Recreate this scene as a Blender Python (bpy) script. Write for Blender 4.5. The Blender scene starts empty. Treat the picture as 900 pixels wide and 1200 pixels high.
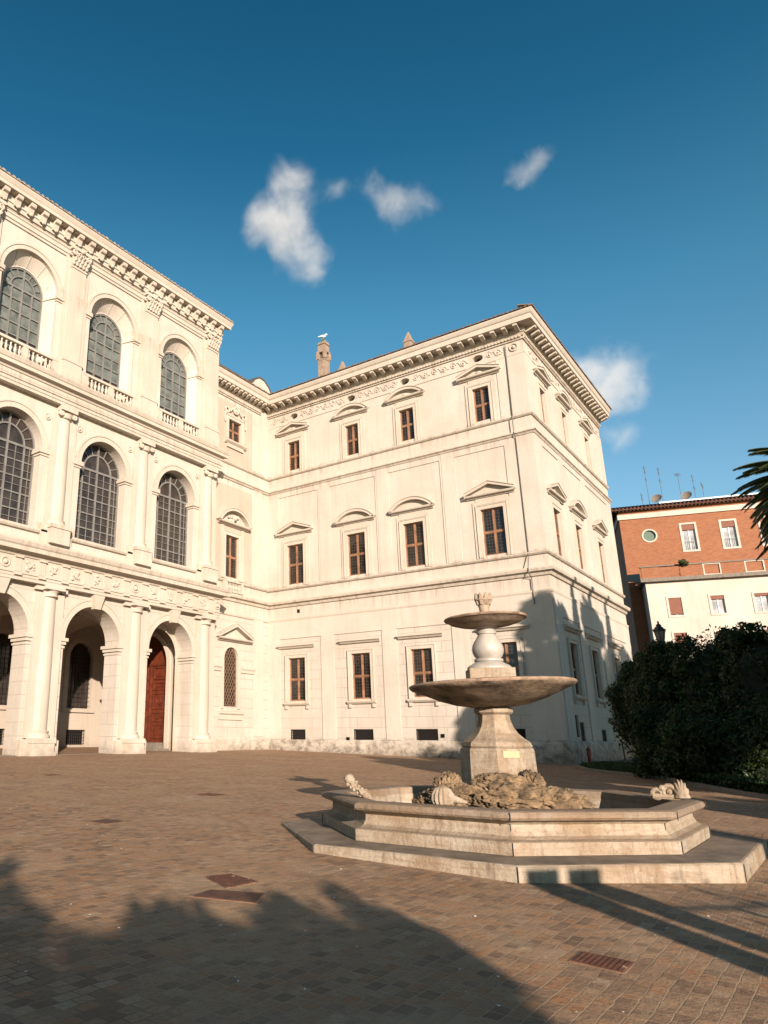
import bpy, bmesh, math, random
import numpy as np
from mathutils import Matrix, Vector, noise
random.seed(7); rng = np.random.default_rng(7)
sc = bpy.context.scene
COL = sc.collection
PI = math.pi
# ------------------------------------------------------------------ camera
cam = bpy.data.cameras.new('camera'); camo = bpy.data.objects.new('camera', cam); COL.objects.link(camo)
yaw, pit, rol = 0.6756, 0.2975, 0.0056
F = Vector((math.cos(pit)*math.cos(yaw), math.cos(pit)*math.sin(yaw), math.sin(pit)))
R0 = Vector((math.sin(yaw), -math.cos(yaw), 0)); U0 = R0.cross(F)
R1 = math.cos(rol)*R0 + math.sin(rol)*U0; U1 = -math.sin(rol)*R0 + math.cos(rol)*U0
m = Matrix((R1, U1, -F)).transposed().to_4x4(); m.translation = (0, 0, 1.2)
camo.matrix_world = m
cam.sensor_fit = 'VERTICAL'; cam.sensor_height = 24; cam.sensor_width = 18
cam.lens = 862.09/1200*24
cam.shift_x = (450-290.4)/1200; cam.shift_y = 0.8/1200
cam.clip_start = 0.1; cam.clip_end = 5000
sc.camera = camo
sc.render.resolution_x = 768; sc.render.resolution_y = 1024
# ------------------------------------------------------------------ light
EL = math.radians(14.8); AZ = math.radians(48.8)         # the way the light travels over the ground
SUN_DIR = Vector((math.cos(EL)*math.cos(AZ), math.cos(EL)*math.sin(AZ), -math.sin(EL)))
w = bpy.data.worlds.new('World'); sc.world = w; w.use_nodes = True
nt = w.node_tree; bg = nt.nodes['Background']
sky = nt.nodes.new('ShaderNodeTexSky'); sky.sky_type = 'NISHITA'; sky.sun_disc = False
sky.sun_elevation = EL
sky.sun_rotation = math.radians(90) - (AZ + PI)
sky.air_density = 1.0; sky.dust_density = 0.3; sky.ozone_density = 3.5
tint = nt.nodes.new('ShaderNodeMix'); tint.data_type = 'RGBA'; tint.blend_type = 'MULTIPLY'
tint.inputs[0].default_value = 1
wtc = nt.nodes.new('ShaderNodeTexCoord'); wsep = nt.nodes.new('ShaderNodeSeparateXYZ'); nt.links.new(wtc.outputs['Generated'], wsep.inputs[0])
wr_ = nt.nodes.new('ShaderNodeValToRGB'); nt.links.new(wsep.outputs[2], wr_.inputs[0])
el_ = wr_.color_ramp.elements
el_[0].position = 0.0; el_[0].color = (1.12, 1.05, 0.86, 1)
el_[1].position = 1.0; el_[1].color = (0.25, 0.55, 0.6, 1)
for p_, c_ in ((0.30, (1.0, 1.12, 0.95)), (0.52, (0.52, 1.02, 0.90)), (0.68, (0.19, 0.70, 0.70)), (0.80, (0.13, 0.58, 0.60))):
    e_ = el_.new(p_); e_.color = (*c_, 1)
nt.links.new(wr_.outputs[0], tint.inputs[7])
nt.links.new(sky.outputs[0], tint.inputs[6]); nt.links.new(tint.outputs[2], bg.inputs[0])
bg.inputs[1].default_value = 0.088
sun = bpy.data.lights.new('sun', 'SUN'); suno = bpy.data.objects.new('sun', sun); COL.objects.link(suno)
sun.energy = 5.0; sun.angle = math.radians(0.5); sun.color = (1.0, 0.825, 0.68)
suno.rotation_euler = SUN_DIR.to_track_quat('-Z', 'Y').to_euler()
suno.location = (-40, -40, 40)
sc.view_settings.view_transform = 'Standard'; sc.view_settings.look = 'None'
sc.view_settings.exposure = 1.03; sc.view_settings.gamma = 1
sc.render.engine = 'CYCLES'

# ------------------------------------------------------------------ materials
def new_mat(name):
    mt = bpy.data.materials.new(name); mt.use_nodes = True
    return mt, mt.node_tree, mt.node_tree.nodes['Principled BSDF']
def N(nt, t, **kw):
    n = nt.nodes.new(t)
    for k, v in kw.items(): setattr(n, k, v)
    return n
def mixc(nt, fac, a, b, mode='MIX'):
    n = N(nt, 'ShaderNodeMix', data_type='RGBA', blend_type=mode)
    for i, v in ((0, fac), (6, a), (7, b)):
        if isinstance(v, (int, float)): n.inputs[i].default_value = v
        elif isinstance(v, tuple): n.inputs[i].default_value = v if len(v) == 4 else (*v, 1)
        else: nt.links.new(v, n.inputs[i])
    return n.outputs[2]
def noise_tex(nt, vec, scale, detail=4, rough=0.55, dist=0):
    n = N(nt, 'ShaderNodeTexNoise'); n.inputs['Scale'].default_value = scale
    n.inputs['Detail'].default_value = detail; n.inputs['Roughness'].default_value = rough
    n.inputs['Distortion'].default_value = dist
    if vec is not None: nt.links.new(vec, n.inputs['Vector'])
    return n.outputs['Fac']
def ramp(nt, fac, stops):
    n = N(nt, 'ShaderNodeValToRGB'); el = n.color_ramp.elements
    while len(el) < len(stops): el.new(0.5)
    for e, (p, c) in zip(el, stops):
        e.position = p; e.color = (*c, 1) if isinstance(c, tuple) else (c, c, c, 1)
    nt.links.new(fac, n.inputs[0]); return n.outputs[0]
def pos(nt): return N(nt, 'ShaderNodeNewGeometry').outputs['Position']
def mapping(nt, vec, scale=(1, 1, 1), rot=(0, 0, 0), loc=(0, 0, 0)):
    n = N(nt, 'ShaderNodeMapping'); n.inputs['Scale'].default_value = scale
    n.inputs['Rotation'].default_value = rot; n.inputs['Location'].default_value = loc
    nt.links.new(vec, n.inputs['Vector']); return n.outputs[0]
def math_n(nt, op, a, b=None, clamp=False):
    n = N(nt, 'ShaderNodeMath', operation=op, use_clamp=clamp)
    for i, v in ((0, a), (1, b)):
        if v is None: continue
        if isinstance(v, (int, float)): n.inputs[i].default_value = v
        else: nt.links.new(v, n.inputs[i])
    return n.outputs[0]
def bump(nt, bsdf, h, strength, dist):
    n = N(nt, 'ShaderNodeBump'); n.inputs['Strength'].default_value = strength
    n.inputs['Distance'].default_value = dist
    nt.links.new(h, n.inputs['Height']); nt.links.new(n.outputs[0], bsdf.inputs['Normal'])
def simple(name, col, rough=0.6, var=0.15, scale=3.0, bs=0.0, metal=0.0, spec=0.5):
    mt, nt, b = new_mat(name)
    p = pos(nt); f = noise_tex(nt, p, scale, 5)
    c2 = tuple(c*(1-var*1.6) for c in col); c1 = tuple(min(1, c*(1+var)) for c in col)
    nt.links.new(ramp(nt, f, [(0.3, c2), (0.7, c1)]), b.inputs['Base Color'])
    b.inputs['Roughness'].default_value = rough; b.inputs['Metallic'].default_value = metal
    b.inputs['Specular IOR Level'].default_value = spec
    if bs: bump(nt, b, noise_tex(nt, p, scale*6, 6), bs, 0.02)
    return mt
def wall_mat(name, col, courses=False, dirt=True):
    mt, nt, b = new_mat(name)
    p = pos(nt)
    sep = N(nt, 'ShaderNodeSeparateXYZ'); nt.links.new(p, sep.inputs[0])
    along = math_n(nt, 'ADD', sep.outputs[0], sep.outputs[1])
    comb = N(nt, 'ShaderNodeCombineXYZ'); nt.links.new(along, comb.inputs[0]); nt.links.new(sep.outputs[2], comb.inputs[1])
    big = noise_tex(nt, p, 0.35, 5, 0.6); fine = noise_tex(nt, p, 6.0, 6, 0.65)
    stre = noise_tex(nt, mapping(nt, p, (2.2, 2.2, 0.16)), 1.0, 5, 0.7)
    c = mixc(nt, ramp(nt, big, [(0.3, 0.0), (0.70, 1.0)]), tuple(x*y for x, y in zip(col, (0.86, 0.83, 0.80))), col)
    med = noise_tex(nt, p, 1.6, 6, 0.7)
    c = mixc(nt, math_n(nt, 'MULTIPLY', ramp(nt, med, [(0.5, 0.0), (0.75, 1.0)]), 0.3), c, tuple(x*y for x, y in zip(col, (0.80, 0.74, 0.68))))
    c = mixc(nt, math_n(nt, 'MULTIPLY', ramp(nt, stre, [(0.50, 0.0), (0.78, 1.0)]), 0.42), c, tuple(x*y for x, y in zip(col, (0.62, 0.56, 0.5))))
    c = mixc(nt, math_n(nt, 'MULTIPLY', ramp(nt, fine, [(0.35, 1.0), (0.5, 0.0)]), 0.16), c, tuple(x*0.7 for x in col))
    # pits of travertine
    pit_ = noise_tex(nt, mapping(nt, p, (3, 3, 14)), 1.6, 5, 0.8)
    c = mixc(nt, math_n(nt, 'MULTIPLY', ramp(nt, pit_, [(0.60, 0.0), (0.68, 1.0)]), 0.25), c, tuple(x*0.6 for x in col))
    if dirt:   # grime of splashed rain near the pavement, ragged
        d = math_n(nt, 'SUBTRACT', math_n(nt, 'MULTIPLY', noise_tex(nt, p, 1.3, 6, 0.7), 2.6), sep.outputs[2])
        d = ramp(nt, d, [(0.25, 0.0), (1.0, 1.0)])
        c = mixc(nt, math_n(nt, 'MULTIPLY', d, 0.5), c, (0.24, 0.19, 0.14))
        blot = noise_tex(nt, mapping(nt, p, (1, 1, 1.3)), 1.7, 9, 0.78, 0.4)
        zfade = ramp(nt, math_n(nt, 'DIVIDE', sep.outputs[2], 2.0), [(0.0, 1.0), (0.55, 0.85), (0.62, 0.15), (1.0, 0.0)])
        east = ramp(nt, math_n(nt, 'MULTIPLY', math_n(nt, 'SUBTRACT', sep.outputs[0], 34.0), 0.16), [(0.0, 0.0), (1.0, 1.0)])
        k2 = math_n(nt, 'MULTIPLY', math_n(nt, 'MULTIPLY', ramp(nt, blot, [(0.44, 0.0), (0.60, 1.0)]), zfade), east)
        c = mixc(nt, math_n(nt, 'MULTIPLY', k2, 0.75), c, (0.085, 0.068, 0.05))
    if dirt:   # soot and rain runs that hang below the string courses and the cornice
        run_n = noise_tex(nt, mapping(nt, p, (3.2, 3.2, 0.22)), 1.0, 6, 0.75)
        for zc_, ln_ in ((10.0, 1.0), (18.5, 0.8), (24.7, 0.9), (11.2, 0.5), (19.66, 0.6)):
            dz_ = math_n(nt, 'SUBTRACT', zc_, sep.outputs[2])
            fall = math_n(nt, 'MULTIPLY', ramp(nt, math_n(nt, 'DIVIDE', dz_, ln_), [(0.0, 1.0), (1.0, 0.0)]), math_n(nt, 'GREATER_THAN', dz_, -0.35))
            k_ = math_n(nt, 'MULTIPLY', ramp(nt, run_n, [(0.48, 0.0), (0.72, 1.0)]), fall)
            c = mixc(nt, math_n(nt, 'MULTIPLY', k_, 0.75), c, (0.27, 0.19, 0.125))
    h = math_n(nt, 'MULTIPLY', fine, 0.5)
    if courses:
        br = N(nt, 'ShaderNodeTexBrick'); br.offset = 0.5
        nt.links.new(comb.outputs[0], br.inputs['Vector'])
        br.inputs['Scale'].default_value = 1; br.inputs['Brick Width'].default_value = 1.7
        br.inputs['Row Height'].default_value = 0.62; br.inputs['Mortar Size'].default_value = 0.012
        br.inputs['Mortar Smooth'].default_value = 0.2
        br.inputs['Color1'].default_value = (1, 1, 1, 1); br.inputs['Color2'].default_value = (0.93, 0.92, 0.905, 1)
        br.inputs['Mortar'].default_value = (0.5, 0.44, 0.38, 1)
        c = mixc(nt, math_n(nt, 'ADD', math_n(nt, 'MULTIPLY', ramp(nt, big, [(0.4, 0.0), (0.6, 1.0)]), 0.45), 0.3), c, br.outputs['Color'], 'MULTIPLY')
        h = math_n(nt, 'SUBTRACT', h, math_n(nt, 'MULTIPLY', br.outputs['Fac'], 1.6))
    nt.links.new(c, b.inputs['Base Color']); b.inputs['Roughness'].default_value = 0.85
    b.inputs['Specular IOR Level'].default_value = 0.25
    bump(nt, b, h, 0.5, 0.02)
    return mt
STONE = (0.60, 0.545, 0.47)
M = {}
M['wall'] = wall_mat('pale_plaster', (0.625, 0.57, 0.50))
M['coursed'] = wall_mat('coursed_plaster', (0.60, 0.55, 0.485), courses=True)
M['stone'] = wall_mat('travertine', (0.61, 0.555, 0.475))
M['pink'] = wall_mat('rosy_plaster', (0.57, 0.475, 0.395))
M['inside'] = wall_mat('loggia_plaster', (0.56, 0.49, 0.41))
M['wood'] = simple('brown_window_wood', (0.40, 0.205, 0.115), 0.55, 0.25, 2.0)
M['greybar'] = simple('grey_window_bar', (0.24, 0.235, 0.22), 0.6, 0.15, 2.0)
M['iron'] = simple('dark_iron', (0.035, 0.03, 0.028), 0.6, 0.2, 5)
M['dark'] = simple('dark_room', (0.012, 0.011, 0.010), 0.9, 0.1, 5, spec=0.1)
M['tile'] = simple('roof_tile', (0.23, 0.15, 0.10), 0.9, 0.35, 6, 0.4)
M['tilelight'] = simple('bleached_roof_tile', (0.42, 0.34, 0.26), 0.9, 0.3, 6, 0.4)
M['rooftile2'] = simple('dark_red_roof_tile', (0.13, 0.05, 0.032), 0.9, 0.3, 6, 0.3)
M['rust'] = simple('rusty_lattice', (0.22, 0.13, 0.08), 0.8, 0.25, 6)
M['lead'] = simple('pipe_metal', (0.13, 0.12, 0.11), 0.6, 0.2, 5)
M['brickch'] = simple('chimney_plaster', (0.42, 0.31, 0.23), 0.9, 0.2, 4, 0.4)
M['moss'] = simple('mossy_cap', (0.20, 0.18, 0.07), 0.95, 0.35, 7, 0.5)
M['white'] = simple('white_paint', (0.75, 0.75, 0.73), 0.6, 0.05, 3)
M['red'] = simple('red_paint', (0.35, 0.02, 0.015), 0.45, 0.1, 5)
M['plaque'] = simple('yellow_plaque', (0.62, 0.49, 0.27), 0.6, 0.08, 5)
def pane_mat(name, base, lead=None, tone=0.0):
    mt, nt, b = new_mat(name); p = pos(nt)
    sep = N(nt, 'ShaderNodeSeparateXYZ'); nt.links.new(p, sep.inputs[0])
    along = math_n(nt, 'ADD', sep.outputs[0], sep.outputs[1])
    comb = N(nt, 'ShaderNodeCombineXYZ'); nt.links.new(along, comb.inputs[0]); nt.links.new(sep.outputs[2], comb.inputs[1])
    f = noise_tex(nt, comb.outputs[0], 1.4, 3)
    c = ramp(nt, f, [(0.35, base), (0.7, tuple(x*2.2+tone for x in base))])
    if lead:
        br = N(nt, 'ShaderNodeTexBrick'); br.offset = 0
        nt.links.new(comb.outputs[0], br.inputs['Vector']); br.inputs['Scale'].default_value = 1
        br.inputs['Brick Width'].default_value = lead; br.inputs['Row Height'].default_value = lead*1.15
        br.inputs['Mortar Size'].default_value = 0.008
        br.inputs['Color1'].default_value = (1, 1, 1, 1); br.inputs['Color2'].default_value = (0.6, 0.6, 0.6, 1)
        c = mixc(nt, 1.0, c, br.outputs['Color'], 'MULTIPLY')
        c = mixc(nt, br.outputs['Fac'], c, (0.10, 0.075, 0.055))
        rr = math_n(nt, 'ADD', math_n(nt, 'MULTIPLY', br.outputs['Fac'], 0.5), 0.08)
        nt.links.new(rr, b.inputs['Roughness'])
    else: b.inputs['Roughness'].default_value = 0.1
    nt.links.new(c, b.inputs['Base Color'])
    bump(nt, b, noise_tex(nt, comb.outputs[0], 2.5, 2), 0.25, 0.02)
    return mt
M['pane'] = pane_mat('leaded_glass', (0.018, 0.016, 0.014), 0.17)
M['pane_up'] = pane_mat('grey_glass', (0.09, 0.10, 0.09))
M['pane_mid'] = pane_mat('dark_glass', (0.035, 0.028, 0.024))
M['pane_far'] = pane_mat('curtained_glass', (0.30, 0.31, 0.32))
# pavement of small stone setts
def paving_mat():
    mt, nt, b = new_mat('stone_setts'); p = pos(nt)
    wob = N(nt, 'ShaderNodeTexNoise'); wob.inputs['Scale'].default_value = 3.2; wob.inputs['Detail'].default_value = 4
    nt.links.new(p, wob.inputs['Vector'])
    add = N(nt, 'ShaderNodeVectorMath', operation='MULTIPLY_ADD')
    nt.links.new(wob.outputs['Color'], add.inputs[0]); add.inputs[1].default_value = (0.06, 0.055, 0); nt.links.new(p, add.inputs[2])
    def brick(w, h, mort, off):
        br = N(nt, 'ShaderNodeTexBrick'); br.offset = 0.5; br.offset_frequency = 2; br.squash = 0.8; br.squash_frequency = 3
        nt.links.new(mapping(nt, add.outputs[0], loc=off), br.inputs['Vector'])
        br.inputs['Scale'].default_value = 1; br.inputs['Brick Width'].default_value = w; br.inputs['Row Height'].default_value = h
        br.inputs['Mortar Size'].default_value = mort; br.inputs['Mortar Smooth'].default_value = 0.35
        br.inputs['Color1'].default_value = (0, 0, 0, 1); br.inputs['Color2'].default_value = (1, 1, 1, 1); br.inputs['Mortar'].default_value = (0.5, 0.5, 0.5, 1)
        br.inputs['Bias'].default_value = 0
        return br
    br = brick(0.168, 0.112, 0.0065, (0, 0, 0))
    tone = ramp(nt, br.outputs['Color'], [(0.0, (0.215, 0.125, 0.075)), (0.3, (0.33, 0.20, 0.12)), (0.6, (0.47, 0.285, 0.16)), (0.85, (0.43, 0.205, 0.09)), (1.0, (0.52, 0.36, 0.23))])
    big = noise_tex(nt, p, 0.30, 6, 0.6)
    tone = mixc(nt, ramp(nt, big, [(0.4, 0.0), (0.7, 0.55)]), tone, (0.44, 0.285, 0.165))
    sp = noise_tex(nt, p, 28, 6, 0.75)
    tone = mixc(nt, math_n(nt, 'MULTIPLY', ramp(nt, sp, [(0.32, 1.0), (0.55, 0.0)]), 0.55), tone, (0.12, 0.075, 0.045))
    rust = noise_tex(nt, p, 0.9, 4, 0.6, 0.8)
    tone = mixc(nt, math_n(nt, 'MULTIPLY', ramp(nt, rust, [(0.55, 0.0), (0.75, 1.0)]), 0.35), tone, (0.36, 0.18, 0.085))
    dust = noise_tex(nt, p, 0.55, 6, 0.7, 0.4)
    tone = mixc(nt, math_n(nt, 'MULTIPLY', ramp(nt, dust, [(0.52, 0.0), (0.7, 1.0)]), 0.4), tone, (0.60, 0.45, 0.29))
    tone = mixc(nt, br.outputs['Fac'], tone, mixc(nt, ramp(nt, noise_tex(nt, p, 0.7, 4), [(0.3, 0.0), (0.52, 1.0)]), (0.09, 0.055, 0.035), (0.46, 0.33, 0.21)))
    nt.links.new(tone, b.inputs['Base Color'])
    b.inputs['Roughness'].default_value = 0.75; b.inputs['Specular IOR Level'].default_value = 0.3
    h = math_n(nt, 'SUBTRACT', math_n(nt, 'ADD', math_n(nt, 'MULTIPLY', sp, 0.35), math_n(nt, 'MULTIPLY', noise_tex(nt, p, 7, 4), 0.8)), br.outputs['Fac'])
    h = math_n(nt, 'ADD', h, math_n(nt, 'MULTIPLY', br.outputs['Color'], 0.3))
    bump(nt, b, h, 1.0, 0.017)
    return mt
M['paving'] = paving_mat()
M['grass'] = simple('lawn_soil', (0.05, 0.06, 0.022), 0.95, 0.3, 5, 0.5)
M['kerb'] = simple('kerb_stone', (0.25, 0.215, 0.175), 0.85, 0.15, 5, 0.3)
def fountain_mat():
    mt, nt, b = new_mat('weathered_travertine'); p = pos(nt)
    big = noise_tex(nt, p, 0.9, 6, 0.65); fine = noise_tex(nt, p, 14, 7, 0.7)
    lay = noise_tex(nt, mapping(nt, p, (1.1, 1.1, 9)), 1.6, 6, 0.7, 0.3)
    strk = noise_tex(nt, mapping(nt, p, (7, 7, 1.2)), 1.0, 6, 0.75)
    sep = N(nt, 'ShaderNodeSeparateXYZ'); nt.links.new(p, sep.inputs[0])
    c = ramp(nt, big, [(0.25, (0.40, 0.30, 0.20)), (0.5, (0.56, 0.47, 0.36)), (0.75, (0.62, 0.55, 0.45))])
    c = mixc(nt, math_n(nt, 'MULTIPLY', ramp(nt, lay, [(0.48, 0.0), (0.7, 1.0)]), 0.55), c, (0.33, 0.20, 0.105))
    c = mixc(nt, math_n(nt, 'MULTIPLY', ramp(nt, strk, [(0.50, 0.0), (0.70, 1.0)]), 0.75), c, (0.20, 0.135, 0.085))
    c = mixc(nt, math_n(nt, 'MULTIPLY', ramp(nt, fine, [(0.34, 1.0), (0.42, 0.0)]), 0.45), c, (0.16, 0.105, 0.065))
    pat = noise_tex(nt, p, 2.3, 8, 0.75, 0.6)
    c = mixc(nt, math_n(nt, 'MULTIPLY', ramp(nt, pat, [(0.47, 0.0), (0.62, 1.0)]), 0.6), c, (0.36, 0.235, 0.135))
    geo = N(nt, 'ShaderNodeNewGeometry'); sn = N(nt, 'ShaderNodeSeparateXYZ'); nt.links.new(geo.outputs['Normal'], sn.inputs[0])
    c = mixc(nt, math_n(nt, 'MULTIPLY', ramp(nt, sn.outputs[2], [(0.6, 0.0), (0.95, 1.0)]), 0.6), c, (0.30, 0.215, 0.14))
    nt.links.new(c, b.inputs['Base Color']); b.inputs['Roughness'].default_value = 0.8; b.inputs['Specular IOR Level'].default_value = 0.3
    bump(nt, b, math_n(nt, 'ADD', fine, math_n(nt, 'MULTIPLY', lay, 0.9)), 0.9, 0.022)
    return mt
M['fountain'] = fountain_mat(); M['coping'] = M['fountain'].copy(); M['coping'].name = 'coping_stone'
for nd in M['coping'].node_tree.nodes:
    if nd.type == 'VALTORGB' and len(nd.color_ramp.elements) == 3 and nd.color_ramp.elements[0].color[0] > 0.3:
        for e_, c_ in zip(nd.color_ramp.elements, ((0.27, 0.20, 0.14), (0.40, 0.31, 0.23), (0.50, 0.41, 0.32))): e_.color = (*c_, 1)
M['algae'] = simple('ochre_stained_stone', (0.40, 0.30, 0.21), 0.7, 0.55, 3.2, 0.5)
M['rimstone'] = simple('pinkish_worn_rim', (0.40, 0.27, 0.18), 0.8, 0.35, 7, 0.4)
M['marble'] = simple('veined_marble', (0.55, 0.50, 0.44), 0.5, 0.16, 3.5, 0.15)
M['treadstone'] = simple('worn_tread_stone', (0.26, 0.195, 0.135), 0.8, 0.35, 2.5, 0.5)
M['rock'] = simple('rough_tufa', (0.30, 0.205, 0.115), 0.95, 0.55, 5.0, 1.0)
M['water'] = simple('still_water', (0.035, 0.035, 0.022), 0.04, 0.2, 1.0)
def cover_mat():
    mt, nt, b = new_mat('rusty_cast_iron'); p = pos(nt)
    c = ramp(nt, noise_tex(nt, p, 9, 6, 0.7), [(0.3, (0.075, 0.026, 0.012)), (0.6, (0.14, 0.05, 0.024)), (0.64, (0.5, 0.36, 0.26))])
    nt.links.new(c, b.inputs['Base Color']); b.inputs['Roughness'].default_value = 0.75; b.inputs['Metallic'].default_value = 0.0
    v = N(nt, 'ShaderNodeTexChecker'); v.inputs['Scale'].default_value = 34; nt.links.new(p, v.inputs['Vector'])
    bump(nt, b, v.outputs['Fac'], 0.6, 0.008)
    return mt
M['cover'] = cover_mat()
M['rustrim'] = simple('worn_iron_rim', (0.30, 0.17, 0.10), 0.7, 0.35, 9, 0.3)
M['coverplain'] = simple('smooth_rusty_iron', (0.12, 0.042, 0.02), 0.8, 0.35, 7, 0.3)
def leaf_mat(name, a, c):
    mt, nt, b = new_mat(name)
    oi = N(nt, 'ShaderNodeNewGeometry')
    nt.links.new(ramp(nt, oi.outputs['Random Per Island'], [(0.0, a), (1.0, c)]), b.inputs['Base Color'])
    b.inputs['Roughness'].default_value = 0.5; b.inputs['Specular IOR Level'].default_value = 0.35
    tr = N(nt, 'ShaderNodeBsdfTranslucent'); tr.inputs[0].default_value = (c[0]*1.1, c[1]*1.3, c[2]*0.6, 1)
    mx = N(nt, 'ShaderNodeMixShader'); mx.inputs[0].default_value = 0.25
    nt.links.new(b.outputs[0], mx.inputs[1]); nt.links.new(tr.outputs[0], mx.inputs[2])
    nt.links.new(mx.outputs[0], nt.nodes['Material Output'].inputs[0])
    return mt
M['leaf'] = leaf_mat('dark_shrub_leaf', (0.012, 0.028, 0.008), (0.050, 0.090, 0.018))
M['leaf2'] = leaf_mat('tree_leaf', (0.02, 0.035, 0.012), (0.055, 0.085, 0.03))
M['palmleaf'] = leaf_mat('palm_leaf', (0.045, 0.062, 0.022), (0.16, 0.18, 0.08))
M['blade'] = leaf_mat('grass_blade', (0.03, 0.05, 0.015), (0.07, 0.10, 0.03))
M['bark'] = simple('bark', (0.10, 0.075, 0.05), 0.95, 0.3, 8, 0.8)
def redbrick():
    mt, nt, b = new_mat('red_brick'); tc = N(nt, 'ShaderNodeTexCoord')
    sep = N(nt, 'ShaderNodeSeparateXYZ'); nt.links.new(tc.outputs['Object'], sep.inputs[0])
    comb = N(nt, 'ShaderNodeCombineXYZ'); nt.links.new(math_n(nt, 'ADD', sep.outputs[0], sep.outputs[1]), comb.inputs[0]); nt.links.new(sep.outputs[2], comb.inputs[1])
    br = N(nt, 'ShaderNodeTexBrick'); nt.links.new(comb.outputs[0], br.inputs['Vector']); br.inputs['Scale'].default_value = 1
    br.inputs['Brick Width'].default_value = 0.26; br.inputs['Row Height'].default_value = 0.085; br.inputs['Mortar Size'].default_value = 0.008
    br.inputs['Color1'].default_value = (0.27, 0.085, 0.036, 1); br.inputs['Color2'].default_value = (0.40, 0.155, 0.07, 1); br.inputs['Mortar'].default_value = (0.36, 0.2, 0.12, 1)
    c = mixc(nt, math_n(nt, 'MULTIPLY', noise_tex(nt, mapping(nt, tc.outputs['Object'], (0.5, 0.5, 2.5)), 1.0, 5), 0.45), br.outputs['Color'], (0.42, 0.175, 0.085))
    nt.links.new(c, b.inputs['Base Color']); b.inputs['Roughness'].default_value = 0.9
    return mt
M['redbrick'] = redbrick()
M['cream'] = wall_mat('cream_render', (0.62, 0.565, 0.50), courses=False, dirt=False)
M['blind'] = simple('brown_blind', (0.25, 0.085, 0.045), 0.7, 0.1, 3)
M['door'] = simple('red_brown_door', (0.17, 0.036, 0.015), 0.45, 0.25, 3)

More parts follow.
